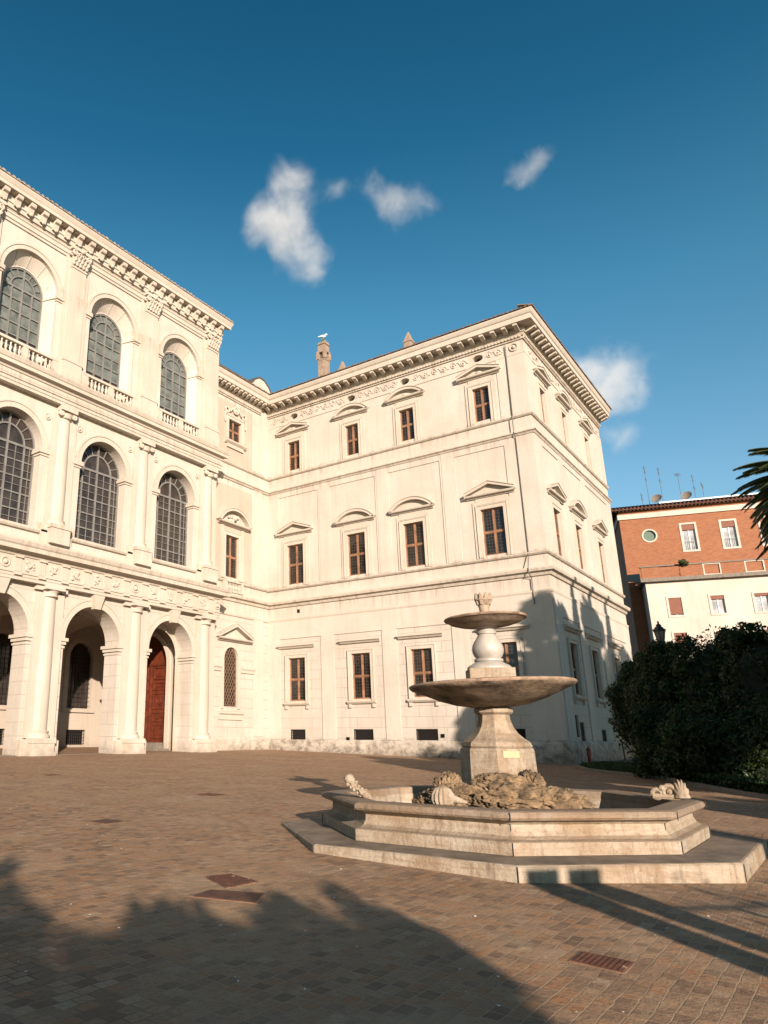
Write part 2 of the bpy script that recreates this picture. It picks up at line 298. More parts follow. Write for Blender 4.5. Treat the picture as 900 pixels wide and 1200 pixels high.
# ------------------------------------------------------------------ mesh building
class MB:
    """collects solids in a local frame: x along, y into the wall (minus = outward), z up"""
    def __init__(s): s.v = []; s.f = []
    def add(s, vs, fs):
        o = len(s.v); s.v += [tuple(map(float, p)) for p in vs]; s.f += [tuple(i+o for i in f) for f in fs]
        return s
    def box(s, x0, x1, y0, y1, z0, z1):
        return s.add([(x0,y0,z0),(x1,y0,z0),(x1,y1,z0),(x0,y1,z0),(x0,y0,z1),(x1,y0,z1),(x1,y1,z1),(x0,y1,z1)],
                     [(0,3,2,1),(4,5,6,7),(0,1,5,4),(1,2,6,5),(2,3,7,6),(3,0,4,7)])
    def prism_x(s, prof, x0, x1, m0=0.0, m1=0.0):
        """prof: (y, z) loop extruded along x; m0/m1 = mitre: end moves by m * (-y)"""
        n = len(prof)
        vs = [(x0 + m0*y, y, z) for y, z in prof] + [(x1 - m1*y, y, z) for y, z in prof]
        fs = [(i, (i+1) % n, n+(i+1) % n, n+i) for i in range(n)] + [tuple(range(n))[::-1], tuple(range(n, 2*n))]
        return s.add(vs, fs)
    def prism_y(s, loop, y0, y1):
        n = len(loop)
        vs = [(x, y0, z) for x, z in loop] + [(x, y1, z) for x, z in loop]
        fs = [(i, (i+1) % n, n+(i+1) % n, n+i) for i in range(n)] + [tuple(range(n))[::-1], tuple(range(n, 2*n))]
        return s.add(vs, fs)
    def prism_z(s, loop, z0, z1):
        n = len(loop)
        vs = [(x, y, z0) for x, y in loop] + [(x, y, z1) for x, y in loop]
        fs = [(i, (i+1) % n, n+(i+1) % n, n+i) for i in range(n)] + [tuple(range(n))[::-1], tuple(range(n, 2*n))]
        return s.add(vs, fs)
    def band(s, A, B, y0, y1, closed=False):
        """strip between two matching (x,z) polylines, front at y0, back at y1 (a flat moulding with thickness)"""
        n = len(A)
        vs = [(x, y0, z) for x, z in A] + [(x, y0, z) for x, z in B] + [(x, y1, z) for x, z in A] + [(x, y1, z) for x, z in B]
        fs = []
        rngi = range(n if closed else n-1)
        for i in rngi:
            j = (i+1) % n
            fs += [(i, j, n+j, n+i), (i, 2*n+i, 2*n+j, j), (n+i, n+j, 3*n+j, 3*n+i), (2*n+i, 3*n+i, 3*n+j, 2*n+j)]
        if not closed:
            fs += [(0, n, 3*n, 2*n), (n-1, 3*n-1, 4*n-1, 2*n-1)]
        return s.add(vs, fs)
    def loft(s, loops, closed=True, cap=True):
        n = len(loops[0]); vs = [p for l in loops for p in l]; fs = []
        for k in range(len(loops)-1):
            for i in range(n if closed else n-1):
                j = (i+1) % n; fs.append((k*n+i, k*n+j, (k+1)*n+j, (k+1)*n+i))
        if cap: fs += [tuple(range(n))[::-1], tuple((len(loops)-1)*n+i for i in range(n))]
        return s.add(vs, fs)
    def lathe(s, prof, cx=0, cy=0, n=24, a0=0, a1=2*PI, sy=1.0, rot=0.0):
        full = abs(a1-a0-2*PI) < 1e-6
        m_ = n if full else n+1
        vs = []
        for r, z in prof:
            for i in range(m_):
                a = a0 + (a1-a0)*i/n + rot; vs.append((cx+r*math.cos(a), cy+sy*r*math.sin(a), z))
        fs = []
        for k in range(len(prof)-1):
            for i in range(m_ if full else m_-1):
                j = (i+1) % m_; fs.append((k*m_+i, k*m_+j, (k+1)*m_+j, (k+1)*m_+i))
        if prof[0][0] > 1e-5: fs.append(tuple(range(m_))[::-1])
        if prof[-1][0] > 1e-5: fs.append(tuple((len(prof)-1)*m_+i for i in range(m_)))
        return s.add(vs, fs)
    def tube(s, pts, r, n=6, r2=None):
        pts = [Vector(p) for p in pts]; rings = []
        for i, p in enumerate(pts):
            d = (pts[min(i+1, len(pts)-1)] - pts[max(i-1, 0)]).normalized()
            a = d.orthogonal().normalized(); b_ = d.cross(a)
            rr = r if r2 is None else r + (r2-r)*i/max(1, len(pts)-1)
            if isinstance(r, (list, tuple)): rr = r[i]
            if i and rings:
                # keep rings untwisted
                pa = Vector(rings[-1][0]) - pts[i-1]; pa = pa - d*pa.dot(d)
                if pa.length > 1e-6: a = pa.normalized(); b_ = d.cross(a)
            rings.append([tuple(p + rr*(math.cos(2*PI*k/n)*a + math.sin(2*PI*k/n)*b_)) for k in range(n)])
        return s.loft(rings)
    def ball(s, c, r, n=10, sx=1, sy=1, sz=1):
        prof = [(r*math.sin(PI*i/(n-2)), -r*math.cos(PI*i/(n-2))) for i in range(n-1)]
        o = len(s.v); s.lathe([(max(a, 0.0), z) for a, z in prof], 0, 0, n)
        s.v[o:] = [(c[0]+x*sx, c[1]+y*sy, c[2]+z*sz) for x, y, z in s.v[o:]]
        return s
    def torus(s, c, R_, r, axis='y', n=14, k=6, a0=0, a1=2*PI):
        pts = []
        for i in range(n+1):
            a = a0+(a1-a0)*i/n
            if axis == 'y': pts.append((c[0]+R_*math.cos(a), c[1], c[2]+R_*math.sin(a)))
            else: pts.append((c[0]+R_*math.cos(a), c[1]+R_*math.sin(a), c[2]))
        return s.tube(pts, r, k)
    def mesh(s, name, smooth=False, weld=True):
        me = bpy.data.meshes.new(name); me.from_pydata(s.v, [], s.f)
        bm = bmesh.new(); bm.from_mesh(me)
        if weld: bmesh.ops.remove_doubles(bm, verts=bm.verts, dist=1e-5)
        bmesh.ops.recalc_face_normals(bm, faces=bm.faces)
        bm.to_mesh(me); bm.free()
        if smooth:
            me.shade_smooth()
            try: me.set_sharp_from_angle(angle=math.radians(35))
            except Exception: pass
        return me
    def build(s, name, mat, parent=None, M4=None, smooth=False, kind=None, weld=True):
        me = s.mesh(name, smooth, weld); me.materials.append(mat)
        o = bpy.data.objects.new(name, me); COL.objects.link(o)
        if M4 is not None: o.matrix_basis = M4
        if parent is not None: o.parent = parent
        if kind: o['kind'] = kind
        return o
def tag(o, label=None, cat=None, group=None, kind=None):
    for k, v in (('label', label), ('category', cat), ('group', group), ('kind', kind)):
        if v: o[k] = v
    return o
def empty(name, loc, rz=0.0):
    o = bpy.data.objects.new(name, None); COL.objects.link(o); o.empty_display_size = 0.3
    o.location = loc; o.rotation_euler = (0, 0, rz); return o
def copy_tree(o, parent=None):
    c = o.copy(); COL.objects.link(c); c.parent = parent
    for ch in list(o.children): copy_tree(ch, c)
    return c
def arch_loop(c, hw, zb, zs, n=24, rise=1.0):
    pts = [(c-hw, zb)]
    for i in range(n+1):
        a = PI - PI*i/n; pts.append((c+hw*math.cos(a), zs+hw*rise*math.sin(a)))
    pts.append((c+hw, zb)); return pts
def rect_loop(x0, x1, z0, z1): return [(x0, z0), (x0, z1), (x1, z1), (x1, z0)]
def sheet(outer, holes, y=0.0, depth=0.0, name='wall'):
    """flat sheet with holes in the x-z plane; hole edges carried back by depth (depth may be a list)"""
    bm = bmesh.new(); edges = []; hv = []
    def loop(pts):
        vs = [bm.verts.new((x, y, z)) for x, z in pts]
        es = [bm.edges.new((vs[i], vs[(i+1) % len(vs)])) for i in range(len(vs))]
        return vs, es
    vs, es = loop(outer); edges += es
    for h in holes:
        v_, e_ = loop(h); edges += e_; hv.append(v_)
    bmesh.ops.triangle_fill(bm, use_beauty=True, edges=edges)
    for k, v_ in enumerate(hv):
        d = depth[k] if isinstance(depth, (list, tuple)) else depth
        if d > 0:
            back = [bm.verts.new((p.co.x, y+d, p.co.z)) for p in v_]
            for i in range(len(v_)):
                j = (i+1) % len(v_); bm.faces.new((v_[i], v_[j], back[j], back[i]))
    bm.normal_update()
    for f in bm.faces:
        if f.normal.y > 0.5: f.normal_flip()
    mb = MB(); mb.v = [tuple(v.co) for v in bm.verts]; bm.verts.index_update()
    mb.f = [tuple(v.index for v in f.verts) for f in bm.faces]; bm.free()
    return mb

# ------------------------------------------------------------------ ground
def gz(u, v):
    return -0.465 + 0.0245*min(max(v, -30), 40) + 0.0042*min(max(u, -40), 80)
def build_ground():
    us = sorted(set([-900, -300, -120, -40] + list(range(-36, 81, 4)) + [80, 150, 400, 1200]))
    vs = sorted(set([-900, -300, -90, -30] + list(range(-28, 41, 4)) + [40, 90, 300, 1200]))
    V = [(u, v, gz(u, v)) for v in vs for u in us]; nu = len(us)
    Fc = [(j*nu+i, j*nu+i+1, (j+1)*nu+i+1, (j+1)*nu+i) for j in range(len(vs)-1) for i in range(nu-1)]
    MB().add(V, Fc).build('ground', M['paving'], kind='structure')
build_ground()

# ------------------------------------------------------------------ palazzo
VL, VR, UW, VE, UE = 30.42, 31.49, 41.74, 11.94, 59.2
PORG = Vector((41.74, 31.49, 0.0))
pal = empty('palazzo', PORG)
tag(pal, 'cream white baroque palazzo with arcaded loggia front and three storey wing', 'palace')
ML = Matrix.Translation(Vector((0, VL, 0)) - PORG)
MR = Matrix.Translation(Vector((0, VR, 0)) - PORG)
ME = Matrix.Translation(Vector((0, VE, 0)) - PORG)
MW = Matrix.Translation(Vector((UW, 0, 0)) - PORG) @ Matrix.Rotation(-PI/2, 4, 'Z')   # local x = -v
def part(mb, name, mat, M4, smooth=False, parent=None): return mb.build(name, mat, parent or pal, M4, smooth)

def T(x, z=0.0, y=0.0): return Matrix.Translation((x, y, z))

# ---- window kinds (local: centre x=0, wall face y=0, z as built)
def bars(mb, hw, z0, z1, fr=0.05, y0=0.12, y1=0.2, cross=0.5):
    mb.box(-hw, -hw+fr, y0, y1, z0, z1); mb.box(hw-fr, hw, y0, y1, z0, z1)
    mb.box(-hw+fr, hw-fr, y0, y1, z1-fr, z1); mb.box(-hw+fr, hw-fr, y0, y1, z0, z0+fr)
    mb.box(-0.04, 0.04, y0-0.02, y1, z0+fr, z1-fr)
    zc = z0+(z1-z0)*cross
    mb.box(-hw+fr, -0.05, y0-0.01, y1, zc-0.035, zc+0.035); mb.box(0.05, hw-fr, y0-0.01, y1, zc-0.035, zc+0.035)
    # casement stiles
    for a, b_ in ((-hw+fr, -0.05), (0.05, hw-fr)):
        for q0, q1 in ((z0+fr, zc-0.05), (zc+0.05, z1-fr)):
            mb.band(rect_loop(a, b_, q0, q1), rect_loop(a+0.03, b_-0.03, q0+0.03, q1-0.03), y0+0.01, y1, True)
def pediment(kind, hw, z0, rise, proj=0.32):
    mb = MB()
    # horizontal cornice
    prof = [(0.0, z0), (-proj*0.35, z0), (-proj*0.45, z0+0.07), (-proj*0.9, z0+0.09), (-proj, z0+0.15), (-proj, z0+0.2), (0.0, z0+0.2)]
    mb.prism_x(prof, -hw+proj*0.4, hw-proj*0.4, 0.4, 0.4)
    if kind == 'tri':
        t = 0.17; z1 = z0+0.2
        lo = [(-hw, z1), (0, z1+rise-t), (hw, z1)]; hi = [(-hw, z1+t*0.9), (0, z1+rise), (hw, z1+t*0.9)]
        mb.band(lo, hi, -proj, 0.0)
        mb.band([(a, b_) for a, b_ in hi], [(a*1.0, b_+0.05) for a, b_ in hi], -proj-0.05, 0.0)
        mb.prism_y([(-hw*0.9, z1+0.002), (0, z1+rise-t), (hw*0.9, z1+0.002)], -0.04, 0.0)
    elif kind == 'seg':
        z1 = z0+0.2; R_ = (hw*hw+rise*rise)/(2*rise); zc = z1+rise-R_; a0 = math.asin(hw/R_)
        n = 18; arc = lambda r: [(r*math.sin(-a0+2*a0*i/n), zc+r*math.cos(-a0+2*a0*i/n)) for i in range(n+1)]
        mb.band(arc(R_-0.17), arc(R_), -proj, 0.0); mb.band(arc(R_), arc(R_+0.05), -proj-0.05, 0.0)
        lo = arc(R_-0.17)
        mb.prism_y(lo, -0.04, 0.0)
    return mb
def surround(hw, z0, z1, wd=0.2, proj=0.09, lug=True):
    mb = MB()
    mb.band([(-hw-wd, z0), (-hw-wd, z1+wd), (hw+wd, z1+wd), (hw+wd, z0)], [(-hw, z0), (-hw, z1), (hw, z1), (hw, z0)], -proj, 0.0)
    mb.band([(-hw-wd-0.05, z0), (-hw-wd-0.05, z1+wd+0.05), (hw+wd+0.05, z1+wd+0.05), (hw+wd+0.05, z0)],
            [(-hw-wd, z0), (-hw-wd, z1+wd), (hw+wd, z1+wd), (hw+wd, z0)], -proj-0.035, 0.0)
    return mb
def pane_mb(hw, z0, z1, y=0.17): return MB().box(-hw+0.01, hw-0.01, y, y+0.02, z0+0.01, z1-0.01)

def win_part(M4, x, frame, subs, label=None, proto={}):
    """frame: MB; subs: list of (name, MB, mat). returns window object"""
    o = part(frame, 'window', M['wood'], M4 @ T(x))
    for nm, mb, mt in subs:
        if mb: mb.build(nm, mt, o)
    return o
def copy_win(o, M4, x):
    c = copy_tree(o, pal); c.matrix_basis = M4 @ T(x); return c

WX = [-29.08, -24.12, -19.92, -14.81]            # wing windows, local x = -v
EX = [44.4, 48.9, 54.3]
def wing_window(storey, ped):
    f = MB()
    if storey == 'ground':
        hw, z0, z1 = 0.69, 3.6, 6.44; bars(f, hw, z0, z1)
        lab = MB(); lab.prism_x([(0.0, 7.1), (-0.12, 7.1), (-0.2, 7.2), (-0.3, 7.24), (-0.3, 7.34), (0.0, 7.38)], -1.42, 1.42, 0.3, 0.3)
        sill = MB(); sill.prism_x([(0.0, 3.30), (-0.14, 3.32), (-0.22, 3.42), (-0.22, 3.5), (0.1, 3.52), (0.1, 3.4)], -1.02, 1.02)
        for s_ in (-0.85, 0.85): sill.box(s_-0.09, s_+0.09, -0.14, 0.0, 3.08, 3.30)
        return f, [('pane', pane_mb(hw, z0, z1), M['pane']), ('surround', surround(hw, 3.52, z1), M['stone']),
                   ('hood', lab, M['stone']), ('sill', sill, M['stone'])]
    if storey == 'mid':
        hw, z0, z1 = 0.69, 11.56, 14.39; bars(f, hw, z0, z1)
        s_ = surround(hw, 11.42, z1, 0.22); s_.box(-1.15, -0.93, -0.06, 0.0, 11.42, 14.9); s_.box(0.93, 1.15, -0.06, 0.0, 11.42, 14.9)
        s_.box(-0.95, 0.95, -0.05, 0, 14.7, 15.1)
        return f, [('pane', pane_mb(hw, z0, z1), M['pane']), ('surround', s_, M['stone']),
                   ('pediment', pediment(ped, 1.55, 15.12, 0.72), M['stone'])]
    hw, z0, z1 = 0.52, 20.08, 22.3; bars(f, hw, z0, z1)
    s_ = surround(hw, 19.86, z1, 0.2); s_.box(-0.98, -0.76, -0.06, 0.0, 19.86, 22.75); s_.box(0.76, 0.98, -0.06, 0.0, 19.86, 22.75)
    s_.box(-0.75, 0.75, -0.05, 0, 22.6, 22.95)
    p_ = pediment(ped, 1.42, 22.98, 0.62)
    p_.ball((0, -0.1, 23.32), 0.13, 8, 1.6, 0.8, 0.8)
    return f, [('pane', pane_mb(hw, z0, z1), M['pane']), ('surround', s_, M['stone']), ('pediment', p_, M['stone'])]
protos = {}
def put_window(M4, x, storey, ped):
    k = (storey, ped)
    if k not in protos:
        f, subs = wing_window(storey, ped); protos[k] = win_part(M4, x, f, subs); return protos[k]
    return copy_win(protos[k], M4, x)
pk = ['tri', 'seg', 'seg', 'tri']; pe = ['tri', 'seg', 'tri']
for i, x in enumerate(WX):
    put_window(MW, x, 'ground', 'x'); put_window(MW, x, 'mid', pk[i]); put_window(MW, x, 'top', pk[i])
for i, x in enumerate(EX):
    put_window(ME, x, 'ground', 'x'); put_window(ME, x, 'mid', pe[i]); put_window(ME, x, 'top', pe[i])

# ---- wing walls: a sheet with holes, joint lines and pilaster strips
def ell(c, z, a, b_, n=16): return [(c+a*math.cos(2*PI*i/n), z+b_*math.sin(2*PI*i/n)) for i in range(n)]
def wing_wall(M4, x0, x1, xs, vents, name, corner):
    # upper wall
    holes = []
    for x in xs:
        holes += [rect_loop(x-0.69, x+0.69, 11.56, 14.39), rect_loop(x-0.52, x+0.52, 20.08, 22.3)]
    ovals = [ell(x, 24.36, 0.36 if name == 'wing_wall' else 0.22, 0.23) for x in xs]
    part(sheet(rect_loop(x0, x1, 9.1, 26.0), holes+ovals, 0, [0.3]*len(holes)+[0.6]*len(ovals)), 'wall', M['wall'], M4)
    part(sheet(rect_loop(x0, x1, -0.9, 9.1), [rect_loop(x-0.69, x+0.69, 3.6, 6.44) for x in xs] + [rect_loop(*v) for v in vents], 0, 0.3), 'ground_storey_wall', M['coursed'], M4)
    back = MB()
    for o_ in ovals:
        c_ = o_[0][0]-(0.36 if name == 'wing_wall' else 0.22)
        back.box(c_-0.5, c_+0.5, 0.55, 0.6, 24.0, 24.7)
    part(back, 'attic_vent', M['dark'], M4)
    # vents grilles
    for v in vents:
        g = MB(); w_ = v[1]-v[0]; h_ = v[3]-v[2]; st = 0.155
        g.band(rect_loop(*v), rect_loop(v[0]+0.05, v[1]-0.05, v[2]+0.05, v[3]-0.05), 0.05, 0.1, True)
        k = -h_
        while k < w_:
            for sgn in (1, -1):
                pts = []
                for t in (0, 1):
                    pass
                xa, za = v[0]+k, v[2]; xb, zb = v[0]+k+h_, v[3]
                if xa < v[0]: za += (v[0]-xa); xa = v[0]
                if xb > v[1]: zb -= (xb-v[1]); xb = v[1]
                if xb > xa+0.02:
                    if sgn < 0: za, zb = v[2]+v[3]-za, v[2]+v[3]-zb
                    g.tube([(xa, 0.075, za), (xb, 0.075, zb)], 0.013, 4)
            k += st
        o = part(g, 'basement_grille', M['iron'], M4)
        MB().box(v[0], v[1], 0.26, 0.29, v[2], v[3]).build('opening', M['dark'], o)
    # mouldings
    def stringc(nm, prof, mt=M['stone']):
        m0, m1 = (corner)
        part(MB().prism_x(prof, x0, x1, m0, m1), nm, mt, M4)
    stringc('string_course', [(0, 9.98), (-0.1, 10.0), (-0.16, 10.16), (-0.34, 10.22), (-0.38, 10.36), (-0.38, 10.44), (0, 10.52)])
    stringc('string_course', [(0, 9.02), (-0.07, 9.02), (-0.1, 9.1), (-0.1, 9.2), (0, 9.22)])
    stringc('string_course', [(0, 11.2), (-0.1, 11.22), (-0.17, 11.3), (-0.17, 11.38), (0, 11.42)])
    stringc('string_course', [(0, 18.5), (-0.08, 18.52), (-0.14, 18.62), (-0.22, 18.66), (-0.22, 18.74), (0, 18.8)])
    stringc('string_course', [(0, 19.66), (-0.08, 19.68), (-0.15, 19.76), (-0.15, 19.83), (0, 19.86)])
    stringc('string_course', [(0, 23.82), (-0.05, 23.83), (-0.05, 23.9), (0, 23.93)])
    stringc('plinth', [(0, 1.14), (-0.06, 1.12), (-0.14, 1.02), (-0.18, 0.4), (-0.18, -0.9), (0, -0.9)])
    # pilaster strips with sunk panels between
    edges = [x0] + [(a+b_)/2 for a, b_ in zip(xs[:-1], xs[1:])] + [x1]
    ST = []; SG = []
    for k, e in enumerate(edges):
        st = MB(); sg = MB(); ST.append(st); SG.append(sg)
        wl, wr = (0.5, 0.5)
        if k == 0: wl, wr = 0, (1.0 if corner[0] == 0 else 1.35)
        if k == len(edges)-1: wl, wr = (1.75 if corner[1] else 1.35), 0
        st.box(e-wl, e+wr, -0.05, 0, 11.42, 18.5)
        if wl and wr: st.box(e-wl+0.14, e+wr-0.14, -0.075, 0, 11.42, 18.5)
        sg.box(e-wl, e+wr, -0.06, 0, 1.14, 9.02)
        st.box(e-wl, e+wr, -0.04, 0, 19.86, 23.82) if (k in (0, len(edges)-1)) else None
    for k in range(len(edges)-1):
        a = edges[k] + (0.5 if k else (1.0 if corner[0] == 0 else 1.35)); b_ = edges[k+1] - (0.5 if k < len(edges)-2 else (1.75 if corner[1] else 1.35))
        part(MB().box(a+0.002, b_-0.002, -0.05, 0, 18.12, 18.5), 'wall_band', M['wall'], M4)
        part(MB().box(a+0.002, b_-0.002, -0.06, 0, 7.78, 9.02), 'wall_band', M['wall'], M4)
    for q in ST+SG: part(q, 'pilaster_strip', M['wall'], M4)

wing_wall(MW, -VR, -VE, WX, [(-29.7, -28.5, 0.87, 1.78), (-24.85, -23.45, 0.83, 1.78), (-20.6, -19.2, 0.80, 1.78), (-15.45, -14.15, 0.80, 1.78)], 'wing_wall', (0, 1))
wing_wall(ME, UW, UE, EX, [(44.05, 44.85, 0.95, 2.15), (48.4, 49.4, 0.9, 1.8), (53.8, 54.8, 0.9, 1.8)], 'end_wall', (1, 0))
# far side and back of the wing so the block is closed
cl = MB(); cl.box(UW+0.7, UE-0.02, VE+0.7, 60, -0.9, 26.0)
part(cl, 'back_wall', M['wall'], Matrix.Translation(-PORG))
cl = MB(); cl.box(UE-0.7, UE, VE+0.002, 60, -0.9, 25.99); part(cl, 'back_wall', M['wall'], Matrix.Translation(-PORG))

# recessed square hole and small details on the ground storey
def entab(M4, x0, x1, z0, z1, proj, mit, n_mod, name='cornice', mod_h=0.42, egg=True):
    mb = MB(); m0, m1 = mit
    H = z1-z0
    a = z0+H*0.14; b_ = z0+H*0.42; c_ = z0+H*0.72
    mb.prism_x([(0, z0-0.02), (-proj*0.08, z0), (-proj*0.16, a), (-proj*0.22, a+0.02), (-proj*0.22, b_), (0, b_)], x0, x1, m0, m1)
    mb.prism_x([(0, b_), (-proj*0.86, b_+0.02), (-proj*0.86, c_), (-proj*0.9, c_+0.02), (-proj*0.94, c_+0.08), (-proj, z1-0.08), (-proj, z1), (0, z1)], x0, x1, m0, m1)
    # modillions under the corona
    L = x1-x0 + (m0+m1)*proj*0.22
    st_ = x0 - m0*proj*0.15
    for i in range(n_mod):
        x = st_ + (i+0.5)*L/n_mod; wd = min(0.13, L/n_mod*0.27)
        mb.prism_x([(-proj*0.2, a+0.04), (-proj*0.34, a+0.05), (-proj*0.5, a+0.10), (-proj*0.68, b_-0.14), (-proj*0.78, b_-0.12), (-proj*0.8, b_+0.015), (-proj*0.2, b_+0.015)], x-wd, x+wd)
    if egg:   # egg-and-dart row beneath
        k = int((x1-x0)/0.21)
        for i in range(k):
            x = x0+(i+0.5)*(x1-x0)/k; mb.box(x-0.06, x+0.06, -proj*0.2, 0, z0-0.13, z0-0.01)
        mb.prism_x([(0, z0-0.24), (-proj*0.09, z0-0.23), (-proj*0.1, z0-0.14), (0, z0-0.14)], x0, x1, m0, m1)
    return part(mb, name, M['stone'], M4)
entab(MW, -VR, -VE, 24.98, 26.12, 1.05, (0, 1), 28)
entab(ME, UW, UE, 24.98, 26.12, 1.05, (1, 0), 26)

# eave tiles + roof slopes
def eave_tiles(mb, x0, x1, y, z, step=0.26, r=0.10, ln=0.9, slope=0.32):
    n = int((x1-x0)/step)
    for i in range(n):
        x = x0+(i+0.5)*(x1-x0)/n; dz = random.uniform(-0.012, 0.02); rr = r*random.uniform(0.9, 1.12)
        ring0 = []; ring1 = []
        for k in range(6):
            a = PI*k/5; ring0.append((x-rr*math.cos(a), y-random.uniform(0, 0.0), z+dz+rr*math.sin(a))); ring1.append((x-rr*math.cos(a), y+ln, z+dz+ln*slope+rr*math.sin(a)))
        mb.loft([ring0, ring1])
roof = MB()
zr = 26.13
# wing roof planes (world coordinates relative to PORG through matrix)
wr = MB(); y0 = VE-1.1; x0 = UW-1.1; x1 = UE+0.3; rz = 26.2; ridge = 0.32
wr.add([(x0, y0, rz), (x1, y0, rz), (x1, 60, rz), (x0, 60, rz), (x0+9, y0+9, rz+9*ridge), (x0+9, 60, rz+9*ridge), (x1, y0+9, rz+9*ridge), (x1, 60, rz+9*ridge)],
       [(0, 1, 6, 4), (0, 4, 5, 3), (4, 6, 7, 5)])
roofo = part(wr, 'roof', M['tile'], Matrix.Translation(-PORG))
et = MB(); eave_tiles(et, -VR-0.5, -VE+1.1, -1.12, 26.16); e1 = et.build('eave_tiles', M['tile'], roofo, Matrix.Translation(PORG) @ MW)
et = MB(); eave_tiles(et, UW-1.1, UE+0.3, -1.12, 26.16); et.build('eave_tiles', M['tile'], roofo, Matrix.Translation(PORG) @ ME)
# garland relief between the oval vents
def garland(M4, a, b_, z):
    g = MB(); n = max(2, int((b_-a)/0.62)); st = (b_-a)/n
    for i in range(n):
        x = a+(i+0.5)*st; s_ = 1 if i % 2 else -1
        g.torus((x, -0.02, z), 0.16, 0.035, 'y', 9, 5, 0, 1.6*PI); g.ball((x, -0.02, z), 0.07, 6)
        g.tube([(x-st/2, -0.02, z+0.12*s_), (x-st/4, -0.02, z-0.2*s_), (x, -0.02, z-0.24*s_), (x+st/4, -0.02, z-0.1*s_), (x+st/2, -0.02, z-0.12*s_)], 0.03, 5)
        for q in range(3): g.ball((x+random.uniform(-.25, .25), -0.01, z+random.uniform(-.22, .22)), random.uniform(.04, .07), 6)
    part(g, 'frieze_relief', M['wall'], M4, True)
for a, b_ in ((-28.6, -24.6), (-23.6, -20.4), (-19.4, -15.4), (-14.3, -13.2), (-31.2, -29.6)): garland(MW, a, b_, 24.36)
for a, b_ in ((42.6, 44.0), (44.8, 48.5), (49.3, 53.9), (54.7, 58.6)): garland(ME, a, b_, 24.36)
pt = MB(); pt.torus((-12.5, -0.03, 24.36), 0.24, 0.05, 'y', 16, 6); pt.ball((-12.5, -0.02, 24.36), 0.12, 8); part(pt, 'roundel', M['wall'], MW, True)
pipe = MB(); pipe.tube([(-12.98, -0.1, 24.6), (-12.98, -0.12, 19.9), (-12.98, -0.25, 19.7), (-12.96, -0.25, 18.6), (-12.95, -0.1, 18.4), (-12.93, -0.1, 11.4), (-12.93, -0.42, 10.5), (-12.93, -0.42, 10.1), (-12.9, -0.12, 9.9), (-12.9, -0.12, 8.4)], 0.028, 6)
part(pipe, 'downpipe', M['lead'], MW, True)
dd = MB(); dd.box(-29.02, -28.8, -0.01, 0.02, 9.5, 9.75); dd.box(-25.35, -25.15, -0.07, 0.02, 1.05, 1.3); dd.box(-19.0, -18.8, -0.07, 0.02, 1.3, 1.5)
part(dd, 'wall_vent', M['dark'], MW)
# signboard and meter on the end wall
sb = MB(); sb.box(43.1, 43.45, -0.12, -0.06, 1.35, 2.5); part(sb, 'wall_board', M['iron'], ME)

